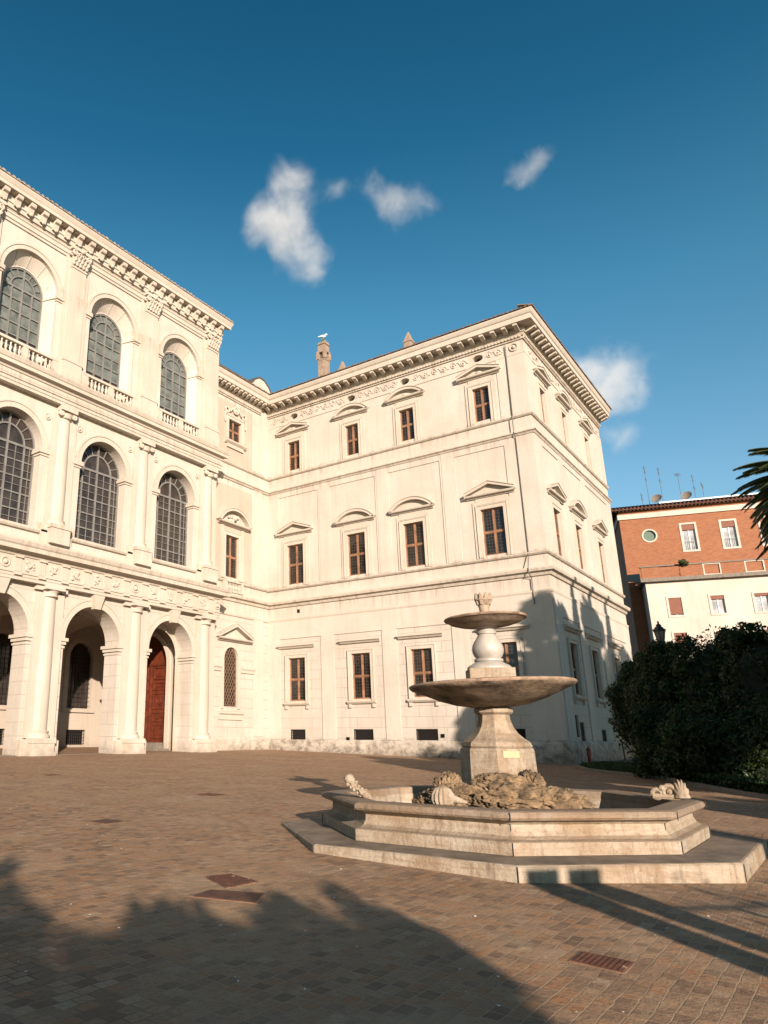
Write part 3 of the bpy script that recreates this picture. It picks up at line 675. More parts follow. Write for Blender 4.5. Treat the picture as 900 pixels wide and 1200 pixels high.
# ---------------------------------------------------------------- recessed bay between loggia and wing
RX0, RX1, RC = 33.6, UW, 37.62
def recess_bay():
    aw = arch_loop(37.55, 0.72, 3.15, 6.2, 14)
    part(sheet(rect_loop(RX0, RX1, 9.1, 26.0), [rect_loop(37.0, 38.4, 21.65, 23.15), rect_loop(36.85, 38.25, 11.6, 14.5)], 0, 0.3), 'wall', M['wall'], MR)
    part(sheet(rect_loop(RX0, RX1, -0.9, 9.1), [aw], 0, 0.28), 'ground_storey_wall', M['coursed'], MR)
    for nm, prof in (('string_course', [(0, 9.98), (-0.1, 10.0), (-0.16, 10.16), (-0.34, 10.22), (-0.38, 10.36), (-0.38, 10.44), (0, 10.52)]),
                     ('string_course', [(0, 9.02), (-0.07, 9.02), (-0.1, 9.1), (-0.1, 9.2), (0, 9.22)]),
                     ('string_course', [(0, 11.2), (-0.1, 11.22), (-0.17, 11.3), (-0.17, 11.38), (0, 11.42)]),
                     ('string_course', [(0, 18.5), (-0.08, 18.52), (-0.14, 18.62), (-0.22, 18.66), (-0.22, 18.74), (0, 18.8)]),
                     ('string_course', [(0, 19.66), (-0.08, 19.68), (-0.15, 19.76), (-0.15, 19.83), (0, 19.86)]),
                     ('plinth', [(0, 1.3), (-0.06, 1.28), (-0.12, 1.2), (-0.12, -0.9), (0, -0.9)])):
        part(MB().prism_x(prof, RX0, RX1-0.002), nm, M['stone'], MR)
    pp = MB(); pp.box(35.6, 39.6, -0.02, 0, 11.45, 18.1); pp.box(35.6, 39.6, -0.02, 0, 19.9, 24.4)
    part(pp.__class__().box(35.6, 36.65, -0.02, 0, 11.45, 18.1).box(38.45, 39.75, -0.02, 0, 11.45, 18.1).box(36.65, 38.45, -0.02, 0, 14.75, 18.1)
         .box(35.6, 36.75, -0.02, 0, 19.9, 24.45).box(38.65, 39.75, -0.02, 0, 19.9, 24.45).box(36.75, 38.65, -0.02, 0, 23.4, 24.45).box(36.75, 38.65, -0.02, 0, 19.9, 21.4), 'rosy_panel', M['pink'], MR)
    st = MB()
    for z0, z1 in ((11.42, 18.5), (19.86, 24.6)):
        part(MB().box(39.95, 40.95, -0.08, 0, z0, z1), 'pilaster_strip', M['wall'], MR)
    part(MB().box(40.0, 40.95, -0.1, 0, 1.3, 9.02), 'pilaster_strip', M['wall'], MR); part(MB().box(34.9, 35.35, -0.1, 0, 1.3, 9.02), 'pilaster_strip', M['wall'], MR)
    # impost blocks beside the arched window
    for a, b_ in ((35.4, 36.55), (38.6, 40.0)):
        ib = MB(); ib.prism_x([(0, 5.3), (-0.1, 5.35), (-0.12, 5.5), (-0.2, 5.6), (-0.2, 5.75), (0, 5.78)], a, b_)
        part(ib, 'impost', M['stone'], MR)
    # ground arched window with grille
    g = MB(); inner = arch_loop(37.55, 0.64, 3.22, 6.2, 14)
    g.band(arch_loop(37.55, 0.72, 3.15, 6.2, 14), inner, 0.1, 0.16, False)
    h0, h1 = 3.15, 6.92
    def inside(x, z): return abs(x-37.55) < 0.71 and z > 3.16 and (z < 6.2 or (x-37.55)**2+(z-6.2)**2 < 0.5)
    for sgn in (1, -1):
        for k in range(-11, 8):
            pts = []
            for t in range(80):
                zz = h0+t*(h1-h0)/79; xx = 37.55+sgn*(k*0.25+(zz-h0)*0.62)
                if inside(xx, zz): pts.append((xx, 0.08 if sgn > 0 else 0.1, zz))
            if len(pts) > 2: g.tube([pts[0], pts[-1]], 0.024, 4)
    # arch opening is part of the wing material family
    o = part(g, 'arched_window', M['rust'], MR)
    MB().prism_y(arch_loop(37.55, 0.72, 3.15, 6.2, 14), 0.24, 0.27).build('pane', M['pane_mid'], o)
    s_ = MB(); s_.band(arch_loop(37.55, 0.94, 3.0, 6.2, 14), arch_loop(37.55, 0.72, 3.0, 6.2, 14), -0.1, 0)
    s_.build('surround', M['stone'], o)
    sl = MB(); sl.prism_x([(0, 2.3), (-0.1, 2.32), (-0.12, 2.62), (-0.22, 2.7), (-0.22, 2.82), (0, 2.86)], 36.35, 38.75); sl.build('sill', M['stone'], o)
    p_ = pediment('tri', 1.75, 7.3, 0.95, 0.4); p_.build('pediment', M['stone'], o, T(37.8)); 
    # mid window
    f = MB(); bars(f, 0.7, 11.6, 14.5)
    o = part(f, 'window', M['wood'], MR @ T(37.55)); pane_mb(0.7, 11.6, 14.5).build('pane', M['pane'], o)
    s_ = surround(0.7, 11.45, 14.5, 0.22); s_.box(-1.2, -0.97, -0.12, 0, 11.45, 15.1); s_.box(0.97, 1.2, -0.12, 0, 11.45, 15.1); s_.build('surround', M['stone'], o)
    p_ = pediment('seg', 1.7, 15.15, 1.05, 0.42)
    for q in range(7): p_.ball((random.uniform(-.5, .5), -0.15, 15.62+random.uniform(-.1, .28)), random.uniform(.1, .17), 7)
    p_.ball((0, -0.25, 15.75), 0.2, 8); p_.build('pediment', M['stone'], o, smooth=False)
    # small balcony rail below
    bl = MB()
    for k in range(9): bl.lathe([(0.045, 10.55), (0.05, 10.65), (0.03, 10.75), (0.065, 10.9), (0.03, 11.1), (0.05, 11.2)], -0.64+k*0.16, -0.2, 8)
    bl.box(-0.95, 0.95, -0.32, 0, 11.2, 11.34)
    for s__ in (-0.85, 0.85): bl.box(s__-0.12, s__+0.12, -0.3, 0, 10.53, 11.2)
    bl.build('balustrade', M['stone'], o, smooth=True)
    # top window with scrolled hood
    f = MB(); bars(f, 0.7, 21.65, 23.15)
    o = part(f, 'window', M['wood'], MR @ T(37.7)); pane_mb(0.7, 21.65, 23.15).build('pane', M['pane'], o)
    surround(0.7, 21.6, 23.15, 0.2).build('surround', M['stone'], o)
    sl = MB(); sl.prism_x([(0, 21.2), (-0.12, 21.22), (-0.28, 21.36), (-0.28, 21.46), (0, 21.5)], -1.15, 1.15); sl.box(-0.9, 0.9, -0.14, 0, 20.95, 21.2); sl.build('sill', M['stone'], o)
    h = MB()
    for s__ in (-1, 1):
        h.torus((s__*0.95, -0.12, 23.75), 0.2, 0.07, 'y', 12, 6); h.tube([(s__*0.95, -0.12, 23.95), (s__*0.6, -0.14, 23.75), (s__*0.35, -0.14, 24.05)], 0.07, 6)
        h.tube([(s__*1.1, -0.1, 23.6), (s__*1.2, -0.1, 23.1), (s__*1.12, -0.1, 22.8)], 0.06, 6)
    h.torus((0, -0.14, 23.95), 0.24, 0.08, 'y', 14, 6); h.ball((0, -0.1, 23.95), 0.15, 8); h.box(-1.2, 1.2, -0.12, 0, 23.42, 23.52)
    h.build('hood', M['stone'], o, smooth=True)
recess_bay()
entab(MR, RX0, UW-1.02, 24.98, 26.12, 0.95, (0, 0), 15)
rr = MB(); eave_tiles(rr, 34.4, UW-1.1, -1.0, 26.16)
o = part(rr, 'eave_tiles', M['tile'], MR)
at = MB()
at.prism_y([(34.2, 26.13), (34.2, 27.35), (39.6, 27.35), (40.3, 27.5), (40.7, 27.95), (41.2, 28.25), (41.8, 28.2), (42.4, 27.8), (43.0, 27.0), (43.6, 26.13)], 0.45, 0.95)
part(at, 'attic_wall', M['wall'], MR)
at = MB(); at.prism_y([(34.2, 27.35), (34.2, 27.45), (39.6, 27.45), (40.25, 27.62), (40.65, 28.06), (41.2, 28.36), (41.82, 28.31), (42.45, 27.9), (43.1, 27.06), (43.0, 27.0), (42.4, 27.8), (41.8, 28.2), (41.2, 28.25), (40.7, 27.95), (40.3, 27.5), (39.6, 27.35)], 0.38, 1.02)
part(at, 'attic_coping', M['lead'], MR)
# chimneys: children of the roof
def chim(loc, w_, h0, h1, cap):
    c_ = MB()
    if cap == 'tall':
        c_.box(-w_, w_, -w_, w_, h0, h0+(h1-h0)*0.5)
        z = h0+(h1-h0)*0.5
        c_.box(-w_*1.12, w_*1.12, -w_*1.12, w_*1.12, z, z+0.12)
        for s1 in (-1, 1):
            for s2 in (-1, 1): c_.box(s1*w_*0.95-0.12, s1*w_*0.95+0.12, s2*w_*0.95-0.12, s2*w_*0.95+0.12, z+0.12, z+0.7)
        c_.box(-w_*0.5, w_*0.5, -w_*0.5, w_*0.5, z+0.1, z+0.75)
        c_.box(-w_*1.25, w_*1.25, -w_*1.25, w_*1.25, z+0.7, z+0.84)
        c_.box(-w_*1.0, w_*1.0, -w_*1.0, w_*1.0, z+0.84, z+1.45)
        for s1 in (-1, 1): c_.prism_y([(s1*w_*0.5-0.2, z+1.45), (s1*w_*0.5, z+1.75), (s1*w_*0.5+0.2, z+1.45)], -w_*1.1, w_*1.1)
    else:
        c_.box(-w_, w_, -w_, w_, h0, h1-0.9)
        c_.box(-w_*1.2, w_*1.2, -w_*1.2, w_*1.2, h1-0.9, h1-0.8)
        c_.loft([[(-w_*1.05, -w_*1.05, h1-0.8), (w_*1.05, -w_*1.05, h1-0.8), (w_*1.05, w_*1.05, h1-0.8), (-w_*1.05, w_*1.05, h1-0.8)],
                 [(-0.04, -0.04, h1), (0.04, -0.04, h1), (0.04, 0.04, h1), (-0.04, 0.04, h1)]])
    o = c_.build('chimney', M['brickch'], roofo, Matrix.Translation(loc))
    if cap == 'tall':
        mc = MB(); z = h0+(h1-h0)*0.5+1.45
        mc.loft([[(-w_*1.1, -w_*1.1, z), (w_*1.1, -w_*1.1, z), (w_*1.1, w_*1.1, z), (-w_*1.1, w_*1.1, z)], [(-w_*0.3, -w_*0.3, z+0.55), (w_*0.3, -w_*0.3, z+0.55), (w_*0.3, w_*0.3, z+0.55), (-w_*0.3, w_*0.3, z+0.55)]])
        mc.lathe([(0.1, z+0.5), (0.08, z+0.9), (0.13, z+0.95), (0.0, z+1.0)], 0, 0, 8)
    return o
CH = (45.0, 28.35)
chim((CH[0], CH[1], 0), 0.33, 26.5, 33.7, 'tall')
chim((44.3, 20.6, 0), 0.27, 26.5, 29.6, 'cone')
chim((44.3, 26.2, 0), 0.27, 26.5, 29.1, 'cone')
# seagull on the tall chimney
gb = MB(); gb.ball((0, 0, 0.22), 0.13, 10, 1.9, 0.85, 0.8); gb.ball((0.26, 0, 0.36), 0.075, 8); gb.tube([(0.3, 0, 0.36), (0.42, 0, 0.34)], 0.022, 5, 0.006)
gb.tube([(0.15, 0, 0.26), (0.24, 0, 0.35)], 0.07, 8, 0.055); gb.tube([(-0.15, 0, 0.22), (-0.42, 0, 0.19)], 0.07, 6, 0.02)
for s_ in (-0.04, 0.04): gb.tube([(0.02, s_, 0.14), (0.02, s_, 0.0)], 0.012, 4)
gull = gb.build('seagull', M['white'], None, Matrix.Translation((CH[0], CH[1], 32.19)) @ Matrix.Rotation(math.radians(-60), 4, 'Z'), True)
tag(gull, 'small white seagull standing on top of the tall roof chimney', 'bird')
cap = MB(); cap.loft([[(-0.37, -0.37, 31.5), (0.37, -0.37, 31.5), (0.37, 0.37, 31.5), (-0.37, 0.37, 31.5)], [(-0.14, -0.14, 31.9), (0.14, -0.14, 31.9), (0.14, 0.14, 31.9), (-0.14, 0.14, 31.9)]]); cap.box(-0.09, 0.09, -0.09, 0.09, 31.88, 32.19)
cap.build('chimney_cap', M['moss'], roofo, Matrix.Translation((CH[0], CH[1], 0)))

# ---------------------------------------------------------------- loggia front
BAY = 5.8; BC = [13.45, 19.25, 25.05, 30.85]; PX = [10.55, 16.35, 22.15, 27.95, 33.7]
LX0, LX1 = 9.9, 34.25
GH = dict(hw=1.68, zb=0.2, zs=5.95)
def loggia():
    holes = []; deps = []
    for c in BC:
        holes.append(arch_loop(c, 1.8, -0.6, 5.95)); deps.append(1.05)
        holes.append(arch_loop(c, 1.62, 11.2, 15.45)); deps.append(0.62)
        holes.append(arch_loop(c, 1.72, 19.8, 24.55)); deps.append(0.0)
    part(sheet(rect_loop(LX0, LX1, 8.36, 28.1), [h for i, h in enumerate(holes) if i % 3], 0, [d for i, d in enumerate(deps) if i % 3]), 'wall', M['wall'], ML)
    part(sheet(rect_loop(LX0, LX1, -0.9, 8.36), [h for i, h in enumerate(holes) if i % 3 == 0], 0, 1.05), 'ground_storey_wall', M['coursed'], ML)
    # inner face of the arcade
    part(sheet(rect_loop(LX0, LX1-1.2, -0.9, 9.5), [arch_loop(c, 1.8, -0.6, 5.95) for c in BC[:3]]+[arch_loop(BC[3], 1.5, -0.6, 5.9)], 1.05, 0), 'arcade_back_wall', M['inside'], ML)
    # end return of the block
    part(MB().box(LX1-0.6, LX1, 0.002, 14, -0.9, 28.08), 'side_wall', M['wall'], ML)
    part(MB().box(LX0, LX1-0.6, 13.0, 13.6, -0.9, 28.0), 'rear_wall', M['wall'], ML)
    part(MB().box(LX0, LX0+0.6, 0.002, 13.0, -0.9, 28.0), 'side_wall', M['wall'], ML)
    for c in BC:
        # archivolts, keystones, imposts
        a = MB(); a.band(arch_loop(c, 2.17, 5.95, 5.951), arch_loop(c, 1.8, 5.95, 5.951), -0.09, 0); a.band(arch_loop(c, 2.22, 5.95, 5.951), arch_loop(c, 2.12, 5.95, 5.951), -0.13, 0)
        part(a, 'archivolt', M['stone'], ML)
        k = MB(); k.loft([[(c-0.2, -0.3, 7.62), (c+0.2, -0.3, 7.62), (c+0.2, 0.0, 7.62), (c-0.2, 0.0, 7.62)], [(c-0.36, -0.42, 8.34), (c+0.36, -0.42, 8.34), (c+0.36, 0.0, 8.34), (c-0.36, 0, 8.34)]])
        part(k, 'keystone', M['stone'], ML)
        for s_ in (-1, 1):
            im = MB(); xa, xb = (c-1.8, c-2.35) if s_ < 0 else (c+1.8, c+2.35)
            lo, hi = min(xa, xb), max(xa, xb)
            for z0, z1, p in ((5.45, 5.55, 0.05), (5.62, 5.78, 0.09), (5.78, 5.95, 0.17)):
                im.box(lo-(p if s_ > 0 else 0), hi+(p if s_ < 0 else 0), -p, 1.05+p, z0, z1)
            part(im, 'impost', M['stone'], ML)
        # mid storey archivolt
        a = MB(); a.band(arch_loop(c, 1.95, 15.45, 15.451), arch_loop(c, 1.62, 15.45, 15.451), -0.1, 0); a.band(arch_loop(c, 2.0, 15.45, 15.451), arch_loop(c, 1.9, 15.45, 15.451), -0.14, 0)
        part(a, 'archivolt', M['stone'], ML)
        for s_ in (-1, 1):
            im = MB(); lo, hi = (c-2.25, c-1.62) if s_ < 0 else (c+1.62, c+2.25)
            for z0, z1, p in ((15.08, 15.2, 0.06), (15.2, 15.45, 0.14)): im.box(lo-(p if s_ > 0 else 0), hi+(p if s_ < 0 else 0), -p, 0.6, z0, z1)
            part(im, 'impost', M['stone'], ML)
            sp = MB(); sp.torus((c+s_*1.85, -0.02, 17.3), 0.16, 0.05, 'y', 12, 5); sp.ball((c+s_*1.85, -0.02, 17.3), 0.1, 7)
            part(sp, 'roundel', M['stone'], ML, True)
        # top storey: splayed niche round the glass
        NN = 24
        o_ = arch_loop(c, 1.72, 19.8, 24.55, NN); i_ = arch_loop(c, 1.27, 20.0, 24.25, NN)
        sp = MB(); sp.loft([[(x, 0.0, z) for x, z in o_], [(x, 0.12, z) for x, z in o_], [(x*1.0, 0.65, z) for x, z in i_]], closed=False, cap=False)
        sp.band(arch_loop(c, 1.33, 20.0, 24.25, NN), i_, 0.60, 0.72)
        # radial ribs on the splay
        for ang in (0.32*PI, 0.5*PI, 0.68*PI):
            p0 = (c+1.70*math.cos(ang), 0.13, 24.55+1.70*math.sin(ang)); p1 = (c+1.29*math.cos(ang), 0.64, 24.25+1.29*math.sin(ang))
            sp.tube([p0, p1], 0.035, 4)
        part(sp, 'window_niche', M['wall'], ML)
        a = MB(); a.band(arch_loop(c, 2.0, 24.55, 24.551), arch_loop(c, 1.72, 24.55, 24.551), -0.09, 0); a.band(arch_loop(c, 2.06, 24.55, 24.551), arch_loop(c, 1.96, 24.55, 24.551), -0.13, 0)
        part(a, 'archivolt', M['stone'], ML)
        for s_ in (-1, 1):
            im = MB(); lo, hi = (c-2.15, c-1.72) if s_ < 0 else (c+1.72, c+2.15)
            for z0, z1, p in ((24.2, 24.32, 0.06), (24.32, 24.55, 0.14)): im.box(lo-(p*0.6 if s_ > 0 else 0), hi+(p*0.6 if s_ < 0 else 0), -p, 0.12, z0, z1)
            # impost line carried down the splay
            xo, xi = c+s_*1.71, c+s_*1.25
            im.tube([(xo, 0.05, 24.42), (xi, 0.64, 24.2)], 0.05, 4)
            part(im, 'impost', M['stone'], ML)
    # glazing
    def big_window(hw, zb, zs, y, glass, verts, rows, name, bar=0.045, sub=None):
        f = MB(); n = 24
        f.band(arch_loop(0, hw, zb, zs, n), arch_loop(0, hw-0.09, zb+0.09, zs, n), y-0.06, y+0.02)
        f.box(-hw, hw, y-0.055, y+0.02, zb, zb+0.09)
        ri = hw*0.6
        f.band(arch_loop(0, ri+0.045, zs, zs, n)[1:-1], arch_loop(0, ri-0.045, zs, zs, n)[1:-1], y-0.05, y+0.02)
        for k in range(1, 8):
            a = PI*k/8
            if k == 4: continue
            f.tube([(ri*math.cos(a), y-0.01, zs+ri*math.sin(a)), ((hw-.05)*math.cos(a), y-0.01, zs+(hw-.05)*math.sin(a))], bar*0.8, 4)
        f.box(-hw+0.09, hw-0.09, y-0.048, y+0.02, zs-0.07, zs+0.05)
        f.box(-0.05, 0.05, y-0.052, y+0.02, zb+0.09, zs+hw-0.05)
        for x in verts:
            f.box(x*hw-bar, x*hw+bar, y-0.045, y+0.02, zb+0.09, zs-0.07)
        for k in range(1, rows):
            z = zb+(zs-zb)*k/rows; f.box(-hw+0.09, hw-0.09, y-0.04, y+0.015, z-bar*0.8, z+bar*0.8)
        if sub:
            for x in sub: f.box(x*hw-0.013, x*hw+0.013, y-0.035, y+0.01, zb+0.09, zs-0.07)
            for k in range(rows): 
                z = zb+(zs-zb)*(k+0.5)/rows; f.box(-hw+0.09, hw-0.09, y-0.03, y+0.01, z-0.013, z+0.013)
        o = part(f, 'arched_window', M['greybar'], ML)
        MB().prism_y(arch_loop(0, hw-0.02, zb+0.02, zs, n), y+0.03, y+0.05).build('pane', glass, o)
        return o
    up = big_window(1.27, 20.0, 24.25, 0.7, M['pane_up'], (-0.5, 0.5), 6, 'w'); MB().box(-1.2, 1.2, 0.715, 0.728, 20.1, 21.35).build('lower_pane', M['pane_mid'], up); up.matrix_basis = ML @ T(BC[0])  # darker glass laid over the lower rows of panes
    mi = big_window(1.62, 11.2, 15.45, 0.55, M['pane_mid'], (-0.62, 0.62), 5, 'w', 0.042, (-0.82, -0.31, 0.31, 0.82)); mi.matrix_basis = ML @ T(BC[0])
    for c in BC[1:]:
        copy_tree(up, pal).matrix_basis = ML @ T(c); copy_tree(mi, pal).matrix_basis = ML @ T(c)
    # columns of the two lower orders and pilasters of the top one
    def column(zb, zt, r, capk, order):
        c_ = MB(); y = 0.0
        cap_h = 0.5 if order == 0 else 0.62
        c_.lathe([(r*1.0, zb+0.35), (r*1.0, zb+(zt-zb)*0.33), (r*0.86, zt-cap_h)], 0, y, 28, sy=0.72)
        c_.lathe([(r*1.32, zb), (r*1.32, zb+0.02), (r*1.36, zb+0.1), (r*1.28, zb+0.18), (r*1.12, zb+0.2), (r*1.12, zb+0.25), (r*1.2, zb+0.3), (r*1.04, zb+0.35)], 0, y, 28, sy=0.8)
        return c_
    for i, x in enumerate(PX):
        p = MB()   # pier strips behind the ground column
        p.box(-0.84, 0.84, -0.16, 0, 1.15, 8.02)
        c_ = column(1.15, 8.35, 0.46, 0, 0); c_.v = [(a, b_-0.0, z) for a, b_, z in c_.v]
        c_.add(p.v, p.f)
        o = part(c_, 'half_column', M['stone'], ML @ T(x), True)
        k = MB(); k.lathe([(0.40, 7.83), (0.44, 7.86), (0.44, 7.93), (0.40, 7.95), (0.42, 8.05), (0.52, 8.16)], 0, 0.0, 28); k.box(-0.56, 0.56, -0.56, 0, 8.16, 8.36); k.box(-0.95, -0.56, -0.26, 0, 8.12, 8.36); k.box(0.56, 0.95, -0.26, 0, 8.12, 8.36)
        k.build('capital', M['stone'], o, smooth=True)
        b_ = MB(); b_.box(-0.64, 0.64, -0.54, 0, -0.7, 0.92); b_.box(-0.68, 0.68, -0.58, 0, 0.92, 1.15); b_.box(-0.72, 0.72, -0.6, 0, -0.7, 0.55); b_.box(-1.08, 1.08, -0.24, 0, -0.7, 1.05)
        b_.build('pedestal', M['stone'], o)
        # mid order
        c_ = column(11.5, 18.1, 0.42, 1, 1); q = MB().box(-0.78, 0.78, -0.12, 0, 11.5, 17.9); c_.v = [(a, b__-0.0, z) for a, b__, z in c_.v]; c_.add(q.v, q.f)
        o = part(c_, 'half_column', M['stone'], ML @ T(x), True)
        k = MB(); k.lathe([(0.36, 17.45), (0.4, 17.5), (0.4, 17.56), (0.48, 17.7)], 0, 0.0, 24)
        for s_ in (-1, 1):
            k.torus((s_*0.42, -0.34, 17.66), 0.12, 0.06, 'y', 12, 6); k.ball((s_*0.42, -0.36, 17.66), 0.07, 6)
            k.tube([(s_*0.42, -0.38, 17.66), (s_*0.42, -0.05, 17.66)], 0.12, 8)
        k.box(-0.52, 0.52, -0.5, 0, 17.8, 18.1); k.build('capital', M['stone'], o, smooth=True)
        b_ = MB(); b_.box(-0.58, 0.58, -0.55, 0, 10.5, 11.3); b_.box(-0.63, 0.63, -0.6, 0, 11.3, 11.5); b_.box(-0.95, 0.95, -0.2, 0, 10.5, 11.5)
        b_.build('pedestal', M['stone'], o)
        # top order
        c_ = MB(); c_.box(-0.52, 0.52, -0.22, 0, 20.95, 26.75); c_.box(-0.82, 0.82, -0.1, 0, 20.0, 27.9)
        o = part(c_, 'pilaster', M['stone'], ML @ T(x))
        k = MB(); k.loft([[(-0.5, -0.24, 26.75), (0.5, -0.24, 26.75), (0.5, 0, 26.75), (-0.5, 0, 26.75)], [(-0.58, -0.36, 27.75), (0.58, -0.36, 27.75), (0.58, 0, 27.75), (-0.58, 0, 27.75)]])
        k.box(-0.72, 0.72, -0.46, 0, 27.75, 27.95); k.box(-0.55, 0.55, -0.27, 0, 26.68, 26.8)
        for row, (zz, rr_) in enumerate(((26.98, 0.13), (27.28, 0.12))):
            for q in range(5): 
                xx = -0.45+q*0.225+(0.1 if row else 0)
                k.ball((xx, -0.3-0.03*row, zz), rr_, 7, 0.85, 0.7, 1.2); k.ball((xx, -0.38-0.03*row, zz+0.1), rr_*0.6, 6)
        for s_ in (-1, 1):
            k.torus((s_*0.5, -0.42, 27.56), 0.13, 0.06, 'y', 12, 6); k.torus((s_*0.14, -0.42, 27.56), 0.09, 0.045, 'y', 10, 6)
            k.torus((s_*0.62, -0.25, 27.5), 0.1, 0.06, 'y', 10, 6)
            k.ball((s_*0.5, -0.4, 27.56), 0.07, 6)
        k.ball((0, -0.46, 27.8), 0.14, 8)
        k.build('capital', M['stone'], o, smooth=True)
        b_ = MB(); b_.box(-0.62, 0.62, -0.36, 0, 19.75, 20.75); b_.box(-0.66, 0.66, -0.4, 0, 20.75, 20.95); b_.box(-0.9, 0.9, -0.2, 0, 19.75, 20.85)
        b_.build('pedestal', M['stone'], o)
    # entablatures
    def run(nm, prof, x1=LX1, mat=M['stone']): return part(MB().prism_x(prof, LX0, x1, 0, 1), nm, mat, ML)
    XT = LX1-0.12
    run('architrave', [(0, 8.36), (-0.42, 8.36), (-0.42, 8.5), (-0.45, 8.52), (-0.45, 8.64), (-0.51, 8.66), (-0.51, 8.72), (0, 8.72)])
    run('frieze', [(0, 8.72), (-0.42, 8.72), (-0.42, 9.5), (0, 9.5)])
    tr = MB(); n = 36; st_ = (LX1+0.5-LX0)/n
    for i in range(n):
        x = LX0+(i+0.5)*st_
        if i % 2 == 0:
            for q in (-0.13, 0, 0.13): tr.box(x+q-0.045, x+q+0.045, -0.48, -0.42, 8.74, 9.46)
            tr.box(x-0.2, x+0.2, -0.46, -0.42, 8.74, 9.48); tr.box(x-0.22, x+0.22, -0.56, -0.42, 9.4, 9.5); tr.box(x-0.2, x+0.2, -0.56, -0.42, 8.56, 8.68)
        else:
            k = random.random()
            if k < 0.4: tr.torus((x, -0.44, 9.1), 0.22, 0.05, 'y', 14, 5); tr.ball((x, -0.44, 9.1), 0.13, 8); tr.torus((x, -0.44, 9.1), 0.11, 0.03, 'y', 10, 5)
            else:
                for q in range(9): tr.ball((x+random.uniform(-.22, .22), -0.43, 9.1+random.uniform(-.24, .24)), random.uniform(.05, .12), 6)
                tr.tube([(x-.2, -.44, 9.3), (x-.05, -.48, 9.0), (x+.2, -.44, 9.25)], 0.05, 5)
    part(tr, 'frieze_relief', M['stone'], ML, True)
    run('cornice', [(0, 9.5), (-0.48, 9.5), (-0.53, 9.6), (-0.62, 9.66), (-0.88, 9.70), (-0.88, 9.9), (-0.94, 9.96), (-1.0, 10.12), (-1.0, 10.18), (-0.5, 10.3), (0, 10.3)])
    run('plinth', [(0, 10.3), (-0.3, 10.3), (-0.3, 10.5), (0, 10.52)])
    part(MB().prism_x([(0, 10.95), (-0.14, 10.96), (-0.2, 11.05), (-0.2, 11.16), (0, 11.2)], LX0, LX1), 'sill_course', M['stone'], ML)
    run('architrave', [(0, 18.1), (-0.38, 18.1), (-0.38, 18.25), (-0.42, 18.27), (-0.42, 18.42), (-0.48, 18.45), (-0.48, 18.5), (0, 18.5)])
    run('frieze', [(0, 18.5), (-0.38, 18.5), (-0.43, 18.65), (-0.38, 18.85), (0, 18.85)])
    run('cornice', [(0, 18.85), (-0.44, 18.85), (-0.5, 18.98), (-0.72, 19.02), (-0.72, 19.2), (-0.77, 19.24), (-0.84, 19.42), (-0.84, 19.48), (-0.4, 19.62), (0, 19.62)])
    run('plinth', [(0, 19.62), (-0.3, 19.62), (-0.3, 19.78), (0, 19.8)])
    # balustrades below the top windows
    bl = MB(); bl.box(-1.95, 1.95, -0.26, 0.06, 20.48, 20.62); bl.box(-1.95, 1.95, -0.22, 0.04, 19.78, 19.86)
    for s_ in (-1.85, 0, 1.85): bl.box(s_-0.16, s_+0.16, -0.24, 0.04, 19.86, 20.48)
    for a, b__ in ((-1.6, -0.28), (0.28, 1.6)):
        for k in range(6): bl.lathe([(0.07, 19.86), (0.075, 19.92), (0.04, 19.98), (0.085, 20.1), (0.075, 20.18), (0.035, 20.34), (0.06, 20.42), (0.07, 20.48)], a+(b__-a)*k/5, -0.1, 8)
    b0 = part(bl, 'balustrade', M['stone'], ML @ T(BC[0]), True)
    for c in BC[1:]:
        q = b0.copy(); COL.objects.link(q); q.matrix_basis = ML @ T(c)
    # top entablature with modillions
    run('architrave', [(0, 27.3), (-0.08, 27.3), (-0.08, 27.45), (-0.14, 27.47), (-0.14, 27.7), (-0.2, 27.75), (-0.2, 27.85), (0, 27.9)])
    mb = MB()
    mb.prism_x([(0, 27.95), (-0.3, 27.95), (-0.3, 28.2), (-0.36, 28.22), (-0.36, 28.66), (0, 28.66)], LX0, LX1, 0, 1)
    mb.prism_x([(0, 28.66), (-0.82, 28.68), (-0.82, 28.88), (-0.85, 28.92), (-0.94, 29.12), (-0.94, 29.18), (0, 29.3)], LX0, XT, 0, 1)
    n = 30
    for i in range(n):
        x = LX0+(i+0.5)*(LX1+0.3-LX0)/n
        mb.prism_x([(-0.34, 28.1), (-0.46, 28.08), (-0.5, 28.2), (-0.56, 28.40), (-0.7, 28.46), (-0.74, 28.56), (-0.74, 28.69), (-0.34, 28.68)], x-0.16, x+0.16)
        mb.ball((x, -0.5, 28.05), 0.09, 6); mb.ball((x+(LX1-LX0)/n/2, -0.6, 28.66), 0.1, 6, 1, 1, 0.5)
    part(mb, 'cornice', M['stone'], ML)
    part(MB().prism_x([(0, 27.85), (-0.2, 27.88), (-0.2, 27.95), (0, 27.95)], LX0, LX1, 0, 1), 'frieze', M['stone'], ML)
    et = MB(); eave_tiles(et, LX0, LX1+0.78, -0.97, 29.22, 0.3, 0.13, 1.0, 0.3)
    part(et, 'eave_tiles', M['tilelight'], ML)
    rf = MB(); rf.add([(LX0, -0.95, 29.24), (LX1+0.76, -0.86, 29.24), (LX1-5, 6, 31.4), (LX0, 6, 31.4), (LX1+0.76, 14, 29.24), (LX0, 14, 29.24)], [(0, 1, 2, 3), (3, 2, 4, 5), (1, 4, 2)])
    part(rf, 'roof', M['tile'], ML)
    # -------- the loggia room: floor, vaults, back wall, end wall
    fl = MB(); fl.box(LX0+0.6, LX1-1.2, 0.0, 8.1, -0.6, 0.40); fl.box(LX0, LX1-0.6, -0.8, 0.0, -0.6, 0.28)
    part(fl, 'loggia_floor', M['kerb'], ML)
    D = 8.0
